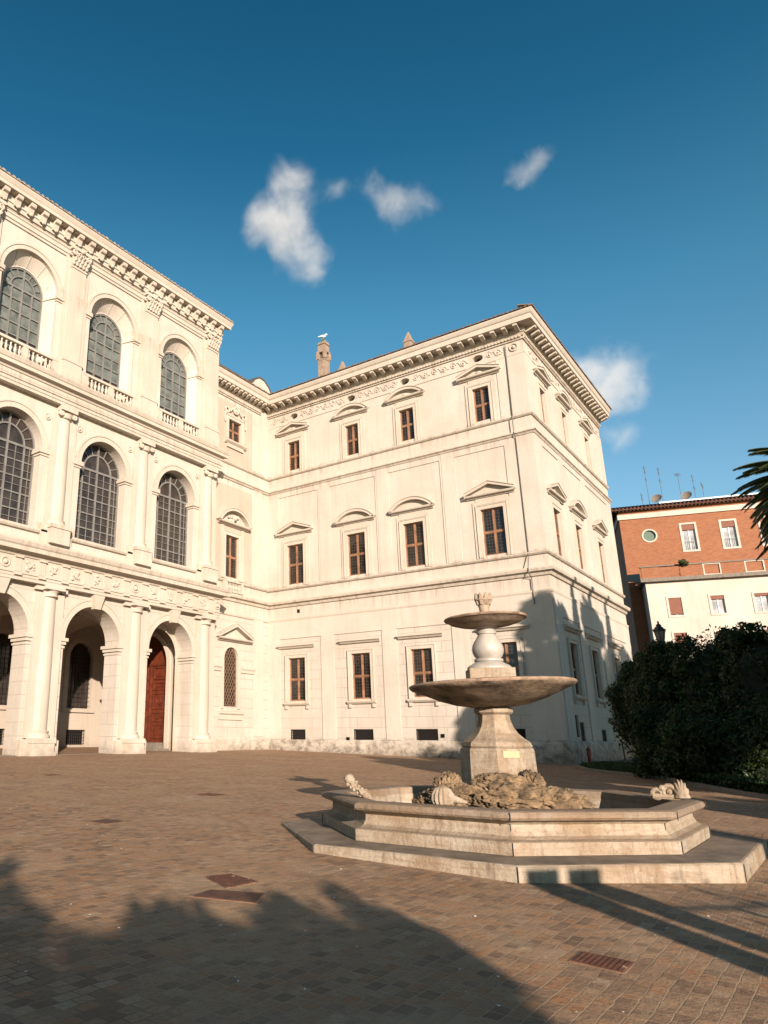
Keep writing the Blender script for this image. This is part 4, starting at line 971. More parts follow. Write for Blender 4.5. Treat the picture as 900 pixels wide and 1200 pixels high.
    bwin = [arch_loop(c+0.0, 0.95, 2.95, 6.1, 14) for c in BC]; vents = [rect_loop(c-0.75, c+0.75, 0.75, 1.65) for c in BC]
    part(sheet(rect_loop(LX0, LX1-1.2, -0.6, 9.5), bwin+vents, D, 0.4), 'loggia_wall', M['inside'], ML)
    for c in BC:
        s_ = MB(); s_.band(arch_loop(0, 1.3, 2.8, 6.1, 14), arch_loop(0, 0.95, 2.8, 6.1, 14), D-0.1, D); s_.box(-1.25, 1.25, D-0.15, D, 2.7, 2.94)
        g = MB()
        for k in range(7): 
            x = -0.81+k*0.27; g.tube([(x, D+0.1, 2.95), (x, D+0.1, 6.1+math.sqrt(max(0, .9-x*x)))], 0.02, 4)
        for k in range(14): g.box(-0.95, 0.95, D+0.09, D+0.12, 3.1+k*0.28, 3.12+k*0.28) if 3.1+k*.28 < 6.3 else None
        o = part(g, 'arched_window', M['iron'], ML @ T(c)); s_.build('surround', M['inside'], o)
        MB().prism_y(arch_loop(0, 0.95, 2.95, 6.1, 14), D+0.3, D+0.34).build('pane', M['pane_mid'], o)
        g = MB()
        for k in range(10): g.tube([(-0.7+k*0.155, D+0.08, 0.75), (-0.7+k*0.155, D+0.08, 1.65)], 0.018, 4)
        for k in range(5): g.tube([(-0.75, D+0.08, 0.85+k*0.18), (0.75, D+0.08, 0.85+k*0.18)], 0.015, 4)
        o = part(g, 'basement_grille', M['iron'], ML @ T(c)); MB().box(-0.75, 0.75, D+0.3, D+0.33, 0.75, 1.65).build('opening', M['dark'], o)
    # groin vaults: height is the higher of the cross barrel and the long barrel
    va = MB(); nx_, ny_ = 200, 30; XA, XB = LX0+0.6, LX1-1.2
    G_ = []
    for j_ in range(ny_+1):
        yy = 1.06+(D-1.06)*j_/ny_; g_ = 2.15*math.sqrt(max(0, 1-((yy-4.53)/3.47)**2))
        for i_ in range(nx_+1):
            xx = XA+(XB-XA)*i_/nx_; c = min(BC, key=lambda q: abs(q-xx)); f_ = math.sqrt(max(0, 2.15**2-(xx-c)**2))
            if abs(xx-c) > 2.15: h_ = g_*0.94
            else: h_ = max(f_, g_)
            G_.append((xx, yy, 5.95+h_))
    va.add(G_, [(j_*(nx_+1)+i_, j_*(nx_+1)+i_+1, (j_+1)*(nx_+1)+i_+1, (j_+1)*(nx_+1)+i_) for j_ in range(ny_) for i_ in range(nx_)])
    part(va, 'vault', M['inside'], ML, True)
    part(MB().box(LX0+0.6, LX1-0.6, 1.06, D+0.4, 9.0, 9.3), 'vault_back', M['inside'], ML)
    # end wall with the doorway (faces the light)
    ME2 = Matrix.Translation(Vector((33.05, VL, 0)) - PORG) @ Matrix.Rotation(-PI/2, 4, 'Z')    # local x = -(v-VL)
    dc = -4.2
    part(sheet(rect_loop(-8.05, -1.0, -0.6, 9.2), [arch_loop(dc, 1.85, 0.0, 5.6, 16)], 0, 0.5), 'loggia_end_wall', M['inside'], ME2)
    dr = MB(); dr.prism_y(arch_loop(dc, 1.85, 0.9, 5.6, 16), 0.42, 0.5)
    for s_ in (-1, 1):
        for z0, z1 in ((1.15, 2.0), (2.15, 2.75), (2.9, 3.9), (4.05, 4.55), (4.7, 5.5)):
            xa = dc+s_*0.92; w_ = 0.68
            dr.band(rect_loop(xa-w_, xa+w_, z0, z1), rect_loop(xa-w_+0.09, xa+w_-0.09, z0+0.09, z1-0.09), 0.36, 0.43, True)
            dr.box(xa-w_+0.2, xa+w_-0.2, 0.39, 0.43, z0+0.2, z1-0.2)
        for z in (3.4,): dr.torus((dc+s_*0.84, 0.36, z), 0.2, 0.03, 'y', 14, 5)
    dr.box(dc-0.05, dc+0.05, 0.34, 0.43, 0.9, 6.9); dr.box(dc-1.75, dc+1.75, 0.35, 0.43, 5.55, 5.7)
    o = part(dr, 'door', M['door'], ME2)
    s_ = MB(); s_.band(arch_loop(dc, 2.15, 0.4, 5.6, 16), arch_loop(dc, 1.85, 0.4, 5.6, 16), -0.12, 0)
    s_.build('surround', M['stone'], o)
    stp = MB(); stp.box(dc-2.2, dc+2.2, -1.2, 0, 0.40, 0.58); stp.box(dc-1.9, dc+1.9, -0.8, 0.3, 0.58, 0.75); stp.box(dc-1.5, dc+1.5, -0.4, 0.5, 0.75, 0.92)
    part(stp, 'door_steps', M['kerb'], ME2)
loggia()

# ------------------------------------------------------------------ fountain
FC = Vector((12.4, 4.7)); FZ = -0.17
fo = empty('fountain', (FC.x, FC.y, FZ-0.25))
tag(fo, 'tall two tiered stone fountain with rocks in an octagonal basin on a step', 'fountain')
def octa(ap, rot=PI/8):
    R_ = ap/math.cos(PI/8); return [(R_*math.cos(rot+k*PI/4), R_*math.sin(rot+k*PI/4)) for k in range(8)]
FM = Matrix.Translation((0, 0, 0.25-0.0))     # local z=0 is the step's top
def fpart(mb, name, mat, smooth=False): return mb.build(name, mat, fo, FM, smooth)
def ring_oct(mb, prof):
    """closed profile of (apothem, z) swept round the octagon"""
    n = len(prof); loops = [octa(a) for a, z in prof]
    vs = [(x, y, prof[k][1]) for k, l in enumerate(loops) for x, y in l]
    fs = []
    for k in range(n):
        k2 = (k+1) % n
        for i in range(8):
            j = (i+1) % 8; fs.append((k*8+i, k*8+j, k2*8+j, k2*8+i))
    return mb.add(vs, fs)
fpart(ring_oct(MB(), [(3.34, -0.45), (3.34, -0.02), (3.32, 0.0), (2.0, 0.0), (2.0, -0.45)]), 'step', M['fountain'])
fpart(ring_oct(MB(), [(3.31, 0.0), (3.30, 0.006), (2.70, 0.006), (2.69, 0.0)]), 'step_tread', M['treadstone'])
fpart(ring_oct(MB(), [(2.68, 0.006), (2.68, 0.155), (2.66, 0.165), (2.60, 0.18), (2.545, 0.215), (2.515, 0.27), (2.505, 0.345), (2.53, 0.365), (2.56, 0.39), (2.25, 0.39), (2.25, 0.006)]), 'basin_wall', M['fountain'])
fpart(ring_oct(MB(), [(2.40, 0.385), (2.60, 0.39), (2.655, 0.405), (2.68, 0.435), (2.68, 0.47), (2.655, 0.50), (2.60, 0.515), (2.34, 0.515), (2.28, 0.50), (2.27, 0.385)]), 'coping', M['coping'])
jn = MB()
for x_, y_ in octa(2.0):
    for a_, z0_, z1_ in ((2.687, 0.40, 0.505), (2.512, 0.27, 0.38), (2.687, 0.01, 0.155)):
        k_ = a_/2.0; jn.tube([(x_*k_, y_*k_, z0_), (x_*k_*1.0, y_*k_, z1_)], 0.006, 5)
    jn.tube([(x_*1.675, y_*1.675, -0.2), (x_*1.675, y_*1.675, -0.01)], 0.006, 5)
fpart(jn, 'open_joints', M['iron'])
fpart(MB().prism_z(octa(2.26), -0.1, 0.22), 'water', M['water'])
# pedestal: octagonal block, then concave octagonal stem
def oct_stack(prof, rot=PI/8): 
    mb = MB(); mb.loft([[(x, y, z) for x, y in octa(a, rot)] for a, z in prof]); return mb
pr = math.atan2(-FC.y, -FC.x)
fpart(oct_stack([(0.545, 0.0), (0.545, 0.85), (0.535, 1.20), (0.52, 1.24)], pr), 'pedestal', M['fountain'])
fpart(oct_stack([(0.50, 1.245), (0.515, 1.27), (0.49, 1.33), (0.41, 1.39), (0.33, 1.47), (0.27, 1.57), (0.235, 1.68), (0.228, 1.76), (0.255, 1.775), (0.285, 1.80), (0.285, 1.85), (0.25, 1.88)], pr), 'pedestal_stem', M['fountain'])
pl = MB(); nx = math.cos(pr-PI/8+PI)  # yellow plaque on the face to the camera
ang = math.atan2(-FC.y, -FC.x)
best = pr + PI/8
plq = MB().box(-0.13, 0.13, -0.012, 0.0, 1.10, 1.20); plo = plq.build('plaque', M['plaque'], fo, FM @ Matrix.Rotation(best+PI/2, 4, 'Z') @ Matrix.Translation((0.0, -0.540, 0)))
bowl = MB()
bowl.lathe([(0.28, 1.88), (0.40, 1.895), (0.60, 1.93), (0.85, 2.005), (1.05, 2.09), (1.2, 2.155), (1.30, 2.185), (1.335, 2.22), (1.335, 2.26), (1.30, 2.275), (1.22, 2.25), (0.9, 2.16), (0.5, 2.12), (0.2, 2.12), (0.0, 2.12)], 0, 0, 64)
b1 = fpart(bowl, 'large_bowl', M['algae'], True)
mid = MB(); mid.box(-0.36, 0.36, -0.36, 0.36, 2.11, 2.50)
bo = fpart(mid, 'baluster_plinth', M['fountain']); bo.matrix_basis = FM @ Matrix.Rotation(math.radians(28), 4, 'Z')
mid = MB(); mid.lathe([(0.36, 2.50), (0.36, 2.53), (0.33, 2.56), (0.27, 2.59), (0.22, 2.62), (0.235, 2.63), (0.235, 2.665), (0.20, 2.68), (0.23, 2.72), (0.255, 2.78), (0.26, 2.83), (0.25, 2.89), (0.215, 2.96), (0.165, 3.03), (0.14, 3.08), (0.16, 3.09), (0.165, 3.125), (0.15, 3.14), (0.145, 3.16), (0.18, 3.20), (0.22, 3.23)], 0, 0, 40)
fpart(mid, 'baluster', M['marble'], True)
bw = MB(); bw.lathe([(0.15, 3.205), (0.28, 3.21), (0.45, 3.24), (0.58, 3.28), (0.64, 3.325), (0.67, 3.335), (0.68, 3.355), (0.67, 3.375), (0.62, 3.365), (0.45, 3.34), (0.2, 3.33), (0.0, 3.33)], 0, 0, 48)
b2 = fpart(bw, 'small_bowl', M['algae'], True)
for b_o, r_, z_, h_ in ((b1, 1.322, 2.24, 0.024), (b2, 0.665, 3.352, 0.02)):
    rm_ = MB(); rm_.lathe([(r_-0.03, z_-h_), (r_+0.012, z_-h_*0.9), (r_+0.024, z_), (r_+0.012, z_+h_*0.95), (r_-0.03, z_+h_*1.25), (r_-0.09, z_+h_*1.1), (r_-0.09, z_), (r_-0.03, z_-h_)], 0, 0, 64)
    rm_.build('bowl_rim', M['rimstone'], b_o, smooth=True)
for b_o, zc_ in ((b1, 2.1), (b2, 3.3)):
    b_o.matrix_basis = FM @ Matrix.Translation((0, 0, zc_)) @ Matrix.Rotation(math.radians(1.7), 4, Vector((-FC.x, -FC.y, 0)).normalized()) @ Matrix.Translation((0, 0, -zc_))
fi = MB(); fi.lathe([(0.085, 3.32), (0.08, 3.48), (0.085, 3.53), (0.105, 3.60), (0.13, 3.655), (0.15, 3.67), (0.15, 3.69), (0.12, 3.70), (0.0, 3.66)], 0, 0, 16)
for k in range(8):
    a = k*PI/4; fi.tube([(0.09*math.cos(a), 0.09*math.sin(a), 3.6), (0.115*math.cos(a), 0.115*math.sin(a), 3.70), (0.12*math.cos(a), 0.12*math.sin(a), 3.76), (0.14*math.cos(a), 0.14*math.sin(a), 3.79)], [0.035, 0.045, 0.035, 0.012], 6)
fpart(fi, 'finial', M['algae'], True)
# tufa rocks round the foot
def rock(c, rad, sc_, seed, rot=0.0):
    bm = bmesh.new(); bmesh.ops.create_icosphere(bm, subdivisions=6, radius=1.0)
    R_ = Matrix.Rotation(rot, 3, 'Z')
    for v in bm.verts:
        p = v.co.copy(); q = p*1.3+Vector((seed, seed*0.7, 0))
        d = 0.22*noise.fractal(q, 1.0, 2.1, 5) + 0.12*abs(noise.noise(q*3.1)) - 0.34*(1-abs(noise.noise(q*1.9)))**12 - 0.12*(1-abs(noise.noise(q*6.0)))**5 + 0.07*noise.noise(q*14)
        p = p*(1+d); p = Vector((p.x*sc_[0], p.y*sc_[1], p.z*sc_[2]))*rad
        v.co = R_ @ p + Vector(c)
    me = bpy.data.meshes.new('rock'); bm.to_mesh(me); bm.free(); me.materials.append(M['rock'])
    me.shade_smooth()
    o = bpy.data.objects.new('rock', me); COL.objects.link(o); o.parent = fo; o.matrix_basis = FM; return o
RA = math.radians(-58)   # rocks lie along the side facing the camera
vd = Vector((-FC.x, -FC.y, 0)).normalized(); rd = Vector((vd.y, -vd.x, 0)); rd = -rd if rd.y > 0 else rd   # towards camera / to the right in picture
def fp(r, t, z): q = vd*t + rd*r; return (q.x, q.y, z)
RR = math.atan2(rd.y, rd.x)
cshift = 0.0
rock(fp(-0.62, 1.05, 0.50), 0.38, (1.2, 0.85, 0.62), 3.1, RR)
rock(fp(0.0, 1.12, 0.50), 0.46, (1.35, 0.8, 0.60), 8.4, RR)
rock(fp(0.66, 1.02, 0.46), 0.42, (1.4, 0.8, 0.60), 14.2, RR)
rock(fp(-0.74, 0.78, 0.62), 0.24, (1.0, 0.7, 1.15), 21.7, RR)
rock(fp(-1.08, 0.9, 0.42), 0.22, (1.0, 0.8, 0.9), 23.0, RR)
rock(fp(0.0, 0.85, 0.72), 0.26, (1.5, 0.7, 0.7), 27.0, RR)
rock(fp(0.45, 0.6, 0.72), 0.22, (1.0, 0.8, 0.9), 33.0, RR)
# scallop shells and scrolls on the rim
def scallop(mb, w_, h_, d_, ribs=7):
    n = ribs*6; loops = []
    for j in range(7):
        t = j/6; L_ = []
        for i in range(n+1):
            a = PI*i/n; rib = 1+0.07*math.cos(ribs*2*a)
            rr_ = math.sin(t*PI/2)
            L_.append((w_*rr_*math.cos(a)*rib, -d_*math.cos(t*PI/2)*(1+0.0*rib)-0.0, h_*rr_*math.sin(a)*rib))
        loops.append(L_)
    mb.loft([[(x, y*(1), z) for x, y, z in L_] for L_ in loops], closed=False, cap=False)
    mb.loft([[(x*0.9, 0.12*d_, z*0.9) for x, y, z in loops[-1]], loops[-1]], closed=False, cap=False)
    mb.prism_y([(x*0.9, z*0.9) for x, y, z in loops[-1]], 0.0, 0.12*d_)
    return mb
def rim(ang_deg, ap=2.36):
    a = math.radians(ang_deg); k = round((a)/(PI/4))*PI/4; R_ = ap/math.cos(a-k); return (R_*math.cos(a), R_*math.sin(a))
def ornament(name, ang_deg, zrot, kind, label, sc_=1.0, ap=2.36):
    x, y = rim(ang_deg, ap)
    base = Vector((FC.x+x, FC.y+y, FZ+0.512))
    mb = MB()
    if kind == 'shell':
        mb.lathe([(0.16, 0.0), (0.17, 0.05), (0.1, 0.1), (0.0, 0.12)], 0, 0, 14, sy=0.7)
        dome = []
        for q, (r_, z_) in enumerate(((0.16, 0.0), (0.19, 0.07), (0.18, 0.16), (0.13, 0.24), (0.06, 0.285), (0.01, 0.295))):
            dome.append([(r_*(1+0.09*math.cos(14*2*PI*k/84))*math.cos(2*PI*k/84), 0.8*r_*(1+0.09*math.cos(14*2*PI*k/84))*math.sin(2*PI*k/84), z_) for k in range(84)])
        mb.loft(dome)
        mb.tube([(0.1, 0.0, 0.10), (0.26, 0.0, 0.07), (0.40, 0.02, 0.03)], 0.09, 10, 0.02)
    elif kind == 'fan':
        s = MB(); scallop(s, 0.2, 0.26, 0.13); mb.add([(a*0.72+0.08, b_, c*1.25+0.04) for a, b_, c in s.v], s.f)
        mb.torus((-0.12, 0, 0.14), 0.11, 0.05, 'y', 14, 7); mb.torus((-0.34, 0, 0.1), 0.08, 0.045, 'y', 12, 7)
        mb.tube([(0.05, 0, 0.04), (-0.2, 0, 0.05), (-0.42, 0, 0.06)], 0.06, 8); mb.ball((-0.12, 0, 0.14), 0.06, 8)
        mb.ball((-0.24, 0, 0.2), 0.07, 8)
    else:
        # spiky leafy scroll leaning over the rim
        for k in range(11):
            t = k/10; mb.ball((-0.30*t, 0.03*math.sin(k*2.1), 0.08+0.24*t+0.02*math.sin(k*3)), 0.085-0.02*math.sin(PI*t), 9)
            for q in range(3):
                a = q*2.1+k; mb.ball((-0.30*t+0.07*math.cos(a), 0.07*math.sin(a), 0.08+0.24*t+0.05*math.sin(a*1.7)), 0.04, 6)
        mb.ball((-0.32, 0, 0.38), 0.11, 10); mb.tube([(0.02, 0, 0.1), (0.12, 0.02, 0.02)], 0.05, 6, 0.02)
    mb.v = [(a*sc_, b_*sc_, c*sc_) for a, b_, c in mb.v]
    o = mb.build(name, M['fountain'], fo, Matrix.Translation(base-fo.location) @ Matrix.Rotation(math.radians(zrot), 4, 'Z'), True)
    o['label'] = label
    return o
vang = math.degrees(math.atan2(-FC.y, -FC.x))           # direction from the fountain to the camera
ornament('shell', vang-21, math.degrees(RR), 'shell', 'pale ribbed scallop shell left of the rocks', 0.8, 2.15)
ornament('scroll_ornament', 147, math.degrees(RR)+8, 'leafy', 'knobbly leaf scroll leaning over the left rim', 0.72)
ornament('shell', -67.0, math.degrees(RR)-8, 'fan', 'scallop shell and scroll on the right rim', 0.78)
ornament('shell', 30, math.degrees(RR)+170, 'shell', 'shell half hidden behind the rocks', 0.9, 2.1)

# ------------------------------------------------------------------ covers in the pavement
def cover(pts, label, inset=True):
    z = [gz(x, y)+0.004 for x, y in pts]
    mb = MB(); n = len(pts)
    cx = sum(p[0] for p in pts)/n; cy = sum(p[1] for p in pts)/n; cz = gz(cx, cy)
    top = [(x-cx, y-cy, gz(x, y)+0.006-cz) for x, y in pts]; low = [(x-cx, y-cy, gz(x, y)-0.03-cz) for x, y in pts]
    mb.loft([low, top])
    inn = [((x)*0.9, (y)*0.9, z_+0.004) for x, y, z_ in top]; inn0 = [((x)*0.9, (y)*0.9, z_+0.0005) for x, y, z_ in top]
    fr = empty('manhole_cover', (cx, cy, cz)); tag(fr, label, 'manhole cover', 'rusty iron covers set in the paving')
    mb.build('frame', M['rustrim'], fr)
    ld = MB().loft([inn0, inn])
    if inset:
        A_, B_, C_, D_ = [Vector(q) for q in inn]
        for i_ in range(9):
            for j_ in range(9):
                u_, v_ = (i_+0.5)/9, (j_+0.5)/9
                q = A_.lerp(B_, u_).lerp(D_.lerp(C_, u_), v_); r_ = 0.014
                ld.add([(q.x-r_, q.y-r_, q.z), (q.x+r_, q.y-r_, q.z), (q.x+r_, q.y+r_, q.z), (q.x-r_, q.y+r_, q.z), (q.x, q.y, q.z+0.009)], [(0, 1, 4), (1, 2, 4), (2, 3, 4), (3, 0, 4)])
    ld.build('lid', M['cover'] if inset else M['coverplain'], fr)
cover([(6.79, 6.05), (7.13, 5.94), (7.02, 5.42), (6.50, 5.47)], 'square patterned iron cover with pale flecks, just behind the long plain cover')
cover([(5.96, 5.49), (6.33, 5.56), (6.62, 5.02), (6.20, 4.82)], 'long plain rust brown cover, nearest the tree shadow edge', False)
cover([(8.82, 10.50), (9.30, 10.60), (9.36, 10.15), (8.86, 10.08)], 'small rusty cover in the sunlit paving in front of the middle arch', False)
cover([(13.85, 12.70), (14.40, 12.72), (14.50, 12.15), (13.85, 12.10)], 'thin rusty cover in the paving between loggia and fountain')
cover([(6.40, 2.02), (6.73, 2.02), (6.72, 1.63), (6.37, 1.63)], 'rusty grated cover right of centre in front of the fountain step')
cover([(14.72, 19.85), (15.2, 19.95), (15.3, 19.5), (14.75, 19.4)], 'farthest tiny cover close to the loggia on the left')

# ------------------------------------------------------------------ leaves helpers
def leaf_cloud(P, Nrm, size, asp=2.0, jitter=0.9, name='foliage', mat=None, parent=None, M4=None, curl=0.0, spread=0.45):
    n = len(P); P = np.asarray(P, float)
    A = np.asarray(Nrm, float) + jitter*rng.normal(size=(n, 3)); A /= np.linalg.norm(A, axis=1)[:, None]
    B = rng.normal(size=(n, 3)); B -= (B*A).sum(1)[:, None]*A; B /= np.linalg.norm(B, axis=1)[:, None]
    Cc = np.cross(A, B); s = size*rng.uniform(1-spread, 1+spread, n)[:, None]
    v = np.empty((n, 4, 3)); L = B*s*asp*0.5; W_ = Cc*s*0.5
    v[:, 0] = P-L; v[:, 1] = P+W_-L*0.1; v[:, 2] = P+L; v[:, 3] = P-W_-L*0.1
    me = bpy.data.meshes.new(name)
    me.vertices.add(n*4); me.vertices.foreach_set('co', v.reshape(-1))
    me.loops.add(n*4); me.loops.foreach_set('vertex_index', np.arange(n*4, dtype=np.int32))
    me.polygons.add(n); me.polygons.foreach_set('loop_start', np.arange(0, n*4, 4, dtype=np.int32))
    me.update(calc_edges=True); me.materials.append(mat)
    o = bpy.data.objects.new(name, me); COL.objects.link(o)
    if parent: o.parent = parent
    if M4 is not None: o.matrix_basis = M4
    return o
def blob_points(centers, n, shell=0.35, rough=0.25):
    tot = sum(c[3]**2 for c in centers); P = []; Nn = []
    for cx, cy, cz, r, sz in centers:
        k = int(n*r*r/tot); d = rng.normal(size=(k, 3)); d /= np.linalg.norm(d, axis=1)[:, None]
        clump = np.array([noise.noise(Vector(x)*2.6+Vector((cx, cy, cz))) for x in d])
        rr = r*(1 - shell*rng.random(k)**1.4 + rough*clump*1.5)
        P.append(np.stack([cx+d[:, 0]*rr, cy+d[:, 1]*rr, cz+d[:, 2]*rr*sz], 1)); Nn.append(d)
    return np.concatenate(P), np.concatenate(Nn)
def trunk_mb(h, r, lean=(0, 0), limbs=5, spread=1.5, seed=0):
    rs = random.Random(seed); mb = MB()
    pts = [(lean[0]*t+0.06*math.sin(5*t+seed), lean[1]*t+0.06*math.cos(4*t+seed), h*t) for t in [i/6 for i in range(7)]]
    mb.tube(pts, r*1.15, 9, r*0.5)
    for k in range(limbs):
        a = 2*PI*k/limbs+rs.random(); z0 = h*(0.55+0.4*k/limbs); x0, y0 = lean[0]*z0/h, lean[1]*z0/h
        L_ = spread*rs.uniform(0.7, 1.1)
        mb.tube([(x0, y0, z0), (x0+L_*0.5*math.cos(a), y0+L_*0.5*math.sin(a), z0+L_*0.45), (x0+L_*math.cos(a+.2), y0+L_*math.sin(a+.2), z0+L_*1.0)], r*0.45, 6, r*0.12)
    return mb

# hedge of big dark shrubs on the right
def D2(x_px, D):
    d = F + R1*((x_px-290.4)/862.09) - U1*((868-600.8)/862.09); d = d/d.dot(F); return Vector((0, 0, 1.2)) + d*D
def shrub(xpx, D, r, h, label, n=15000, leaf=0.17, seed=0, extra=()):
    c = D2(xpx, D); g = gz(c.x, c.y); t = empty('shrub', (c.x, c.y, g)); tag(t, label, 'shrub', 'dark evergreen shrubs beside the wing')
    rs = random.Random(seed); cs = [(0, 0, h*0.48, r*0.86, h*0.5/(r*0.86))]
    for k in range(9):
        a = 2*PI*k/9+rs.random(); rr = r*rs.uniform(0.35, 0.75); zz = rs.uniform(0.15, 0.78)*h; cr = rs.uniform(0.32, 0.5)*r
        cs.append((rr*math.cos(a), rr*math.sin(a), min(zz, h-cr), cr, 1.0))
    for k in range(3): cs.append((rs.uniform(-.5, .5)*r, rs.uniform(-.5, .5)*r, h-0.4*r, 0.35*r, 1.0))
    for e in extra: cs.append(e)
    for k in range(16):
        a = rs.uniform(0, 2*PI); e_ = rs.uniform(0.1, 1.3); cs.append((r*0.9*math.cos(a)*math.cos(e_), r*0.9*math.sin(a)*math.cos(e_), h*0.5+h*0.48*math.sin(e_), rs.uniform(0.2, 0.42), 1.0))
    P, Nn = blob_points(cs, int(n*1.8), 0.32, 0.26); ok = P[:, 2] > 0.02
    leaf_cloud(P[ok], Nn[ok], leaf*0.40, 2.3, 0.8, 'foliage', M['leaf'], t)
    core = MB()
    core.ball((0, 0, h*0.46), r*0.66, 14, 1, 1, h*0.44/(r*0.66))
    co = core.build('shaded_core', M['leafcore'], t, smooth=True)  # solid ball, the shade inside the shrub put into its dark colour
    trunk_mb(h*0.6, 0.09, limbs=6, spread=r*0.5, seed=seed).build('trunk', M['bark'], t, smooth=True)
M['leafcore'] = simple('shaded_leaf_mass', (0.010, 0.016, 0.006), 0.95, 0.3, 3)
shrub(768, 32.0, 1.6, 4.9, 'tall leafy shrub at the left end of the dark hedge, overlapping the wing', 15000, seed=1, extra=((-0.2, 1.0, 3.2, 0.7, 1.0), (0.1, 0.9, 2.2, 0.8, 1.0)))
shrub(806, 29.5, 2.1, 5.2, 'broad dark shrub second from the left, beneath the lamp', 18000, seed=2)
shrub(862, 27.5, 2.3, 5.55, 'broad dark shrub in the middle of the hedge with the tallest ragged top', 20000, seed=3)
shrub(925, 25.5, 2.4, 5.5, 'dark shrub cut off by the right edge of the picture', 20000, seed=4)
shrub(784, 27.5, 1.3, 2.7, 'low dark shrub in front of the hedge, near the grass', 9000, 0.15, seed=5)
shrub(830, 25.0, 1.5, 2.6, 'low dark shrub in front of the middle of the hedge', 10000, 0.15, seed=6)
shrub(890, 23.8, 1.5, 2.6, 'low dark shrub at the foot of the hedge on the far right', 10000, 0.15, seed=7)
# a small light green bush farther back between wing and brick house
t = empty('shrub', D2(764, 46)); t.location.z = gz(t.location.x, t.location.y)
tag(t, 'small yellowish bush behind the hedge beside the wing corner', 'shrub')
P, Nn = blob_points([(0, 0, 3.4, 1.6, 1.3), (1.2, -1, 3.0, 1.3, 1.2)], 4000); leaf_cloud(P, Nn, 0.11, 2, 0.8, 'foliage', M['palmleaf'], t)
trunk_mb(3, 0.08, limbs=5, spread=1, seed=11).build('trunk', M['bark'], t, smooth=True)

# lawn behind a kerb, with ground cover along the hedge foot
kp = [(55, 11.2), (41.2, 11.15), (38.0, 10.6), (35.6, 9.6), (34.2, 8.3), (33.0, 6.9), (31.9, 5.8), (29.5, 4.6), (26.0, 2.75), (24.2, 1.2), (23.0, -1.5), (22.5, -30)]
lawn = [(x, y) for x, y in kp] + [(75, -30), (75, 11.2)]
lw = MB()
def sub(a, b_, st=1.5):
    k = max(1, int(math.dist(a, b_)/st)); return [(a[0]+(b_[0]-a[0])*i/k, a[1]+(b_[1]-a[1])*i/k) for i in range(k)]
lv = [(x+ (0.05), y, gz(x, y)+0.09) for x, y in lawn]
lw.add(lv, [tuple(range(len(lv)))]); lwo = lw.build('lawn', M['grass'], kind='structure')
kb = MB()
kk = []
for a, b_ in zip(kp[:-1], kp[1:]): kk += sub(a, b_, 0.7)
kk.append(kp[-1])
prof_l = []
for i, (x, y) in enumerate(kk):
    d = Vector((kk[min(i+1, len(kk)-1)][0]-kk[max(i-1, 0)][0], kk[min(i+1, len(kk)-1)][1]-kk[max(i-1, 0)][1], 0)).normalized()
    nrm = Vector((d.y, -d.x, 0)); g = gz(x, y)
    prof_l.append([(x-nrm.x*0.09, y-nrm.y*0.09, g-0.1), (x-nrm.x*0.09, y-nrm.y*0.09, g+0.12), (x+nrm.x*0.09, y+nrm.y*0.09, g+0.12), (x+nrm.x*0.09, y+nrm.y*0.09, g-0.1)])
kb.loft(prof_l); kb.build('kerb', M['kerb'], kind='structure')
# grass blades + ivy
n = 26000; gx = rng.uniform(23, 44, n); gy = rng.uniform(0.5, 11, n)
def inpoly(x, y, poly):
    ins = np.zeros(len(x), bool); j = len(poly)-1
    for i in range(len(poly)):
        xi, yi = poly[i]; xj, yj = poly[j]
        c = ((yi > y) != (yj > y)) & (x < (xj-xi)*(y-yi)/(yj-yi+1e-12)+xi); ins ^= c; j = i
    return ins
ok = inpoly(gx-0.15, gy, lawn); gx, gy = gx[ok], gy[ok]
gzv = np.array([gz(a, b_) for a, b_ in zip(gx, gy)])+0.13
P = np.stack([gx, gy, gzv], 1); Nn = np.tile([0.8, 0.3, 0.15], (len(P), 1))
tag(leaf_cloud(P, Nn, 0.045, 3.4, 0.6, 'grass', M['blade']), 'dark lawn grass behind the curved kerb', 'grass', kind='stuff')
n = 9000; k = rng.integers(5, 9, n); tt = rng.random(n); a_ = np.array(kp)
P2 = a_[k]+(a_[k+1]-a_[k])*tt[:, None]; off = rng.random(n)**1.5*1.4
P2[:, 0] += off*0.75+0.1; P2[:, 1] -= off*0.2
P = np.stack([P2[:, 0], P2[:, 1], np.array([gz(x, y) for x, y in P2])+0.12+rng.random(n)*0.28], 1)
tag(leaf_cloud(P, np.tile([0, 0, 1.0], (n, 1)), 0.10, 1.3, 0.7, 'ivy', M['leaf']), 'ivy ground cover along the foot of the hedge', 'ground cover', kind='stuff')

# hydrant by the wing corner
hp = D2(683, 36.6); hp = Vector((42.9, 11.35, 0)); hp.z = gz(hp.x, hp.y)
hy = empty('fire_hydrant', hp); tag(hy, 'small red fire hydrant at the foot of the shaded wing corner', 'hydrant')
h = MB(); h.lathe([(0.17, 0), (0.17, 0.05), (0.11, 0.07), (0.10, 0.45), (0.13, 0.47), (0.13, 0.52), (0.10, 0.55), (0.10, 0.68)], 0, 0, 16); h.build('body', M['red'], hy, smooth=True)
h = MB(); h.lathe([(0.13, 0.68), (0.12, 0.76), (0.07, 0.82), (0.03, 0.84), (0.03, 0.9), (0.0, 0.9)], 0, 0, 14); h.build('cap', M['red'], hy, smooth=True)
for s_ in (-1, 1): h = MB(); h.tube([(0.08*s_, 0, 0.5), (0.2*s_, 0, 0.5)], 0.06, 10); h.tube([(0.2*s_, 0, 0.5), (0.23*s_, 0, 0.5)], 0.075, 8); h.build('outlet', M['red'], hy, smooth=True)
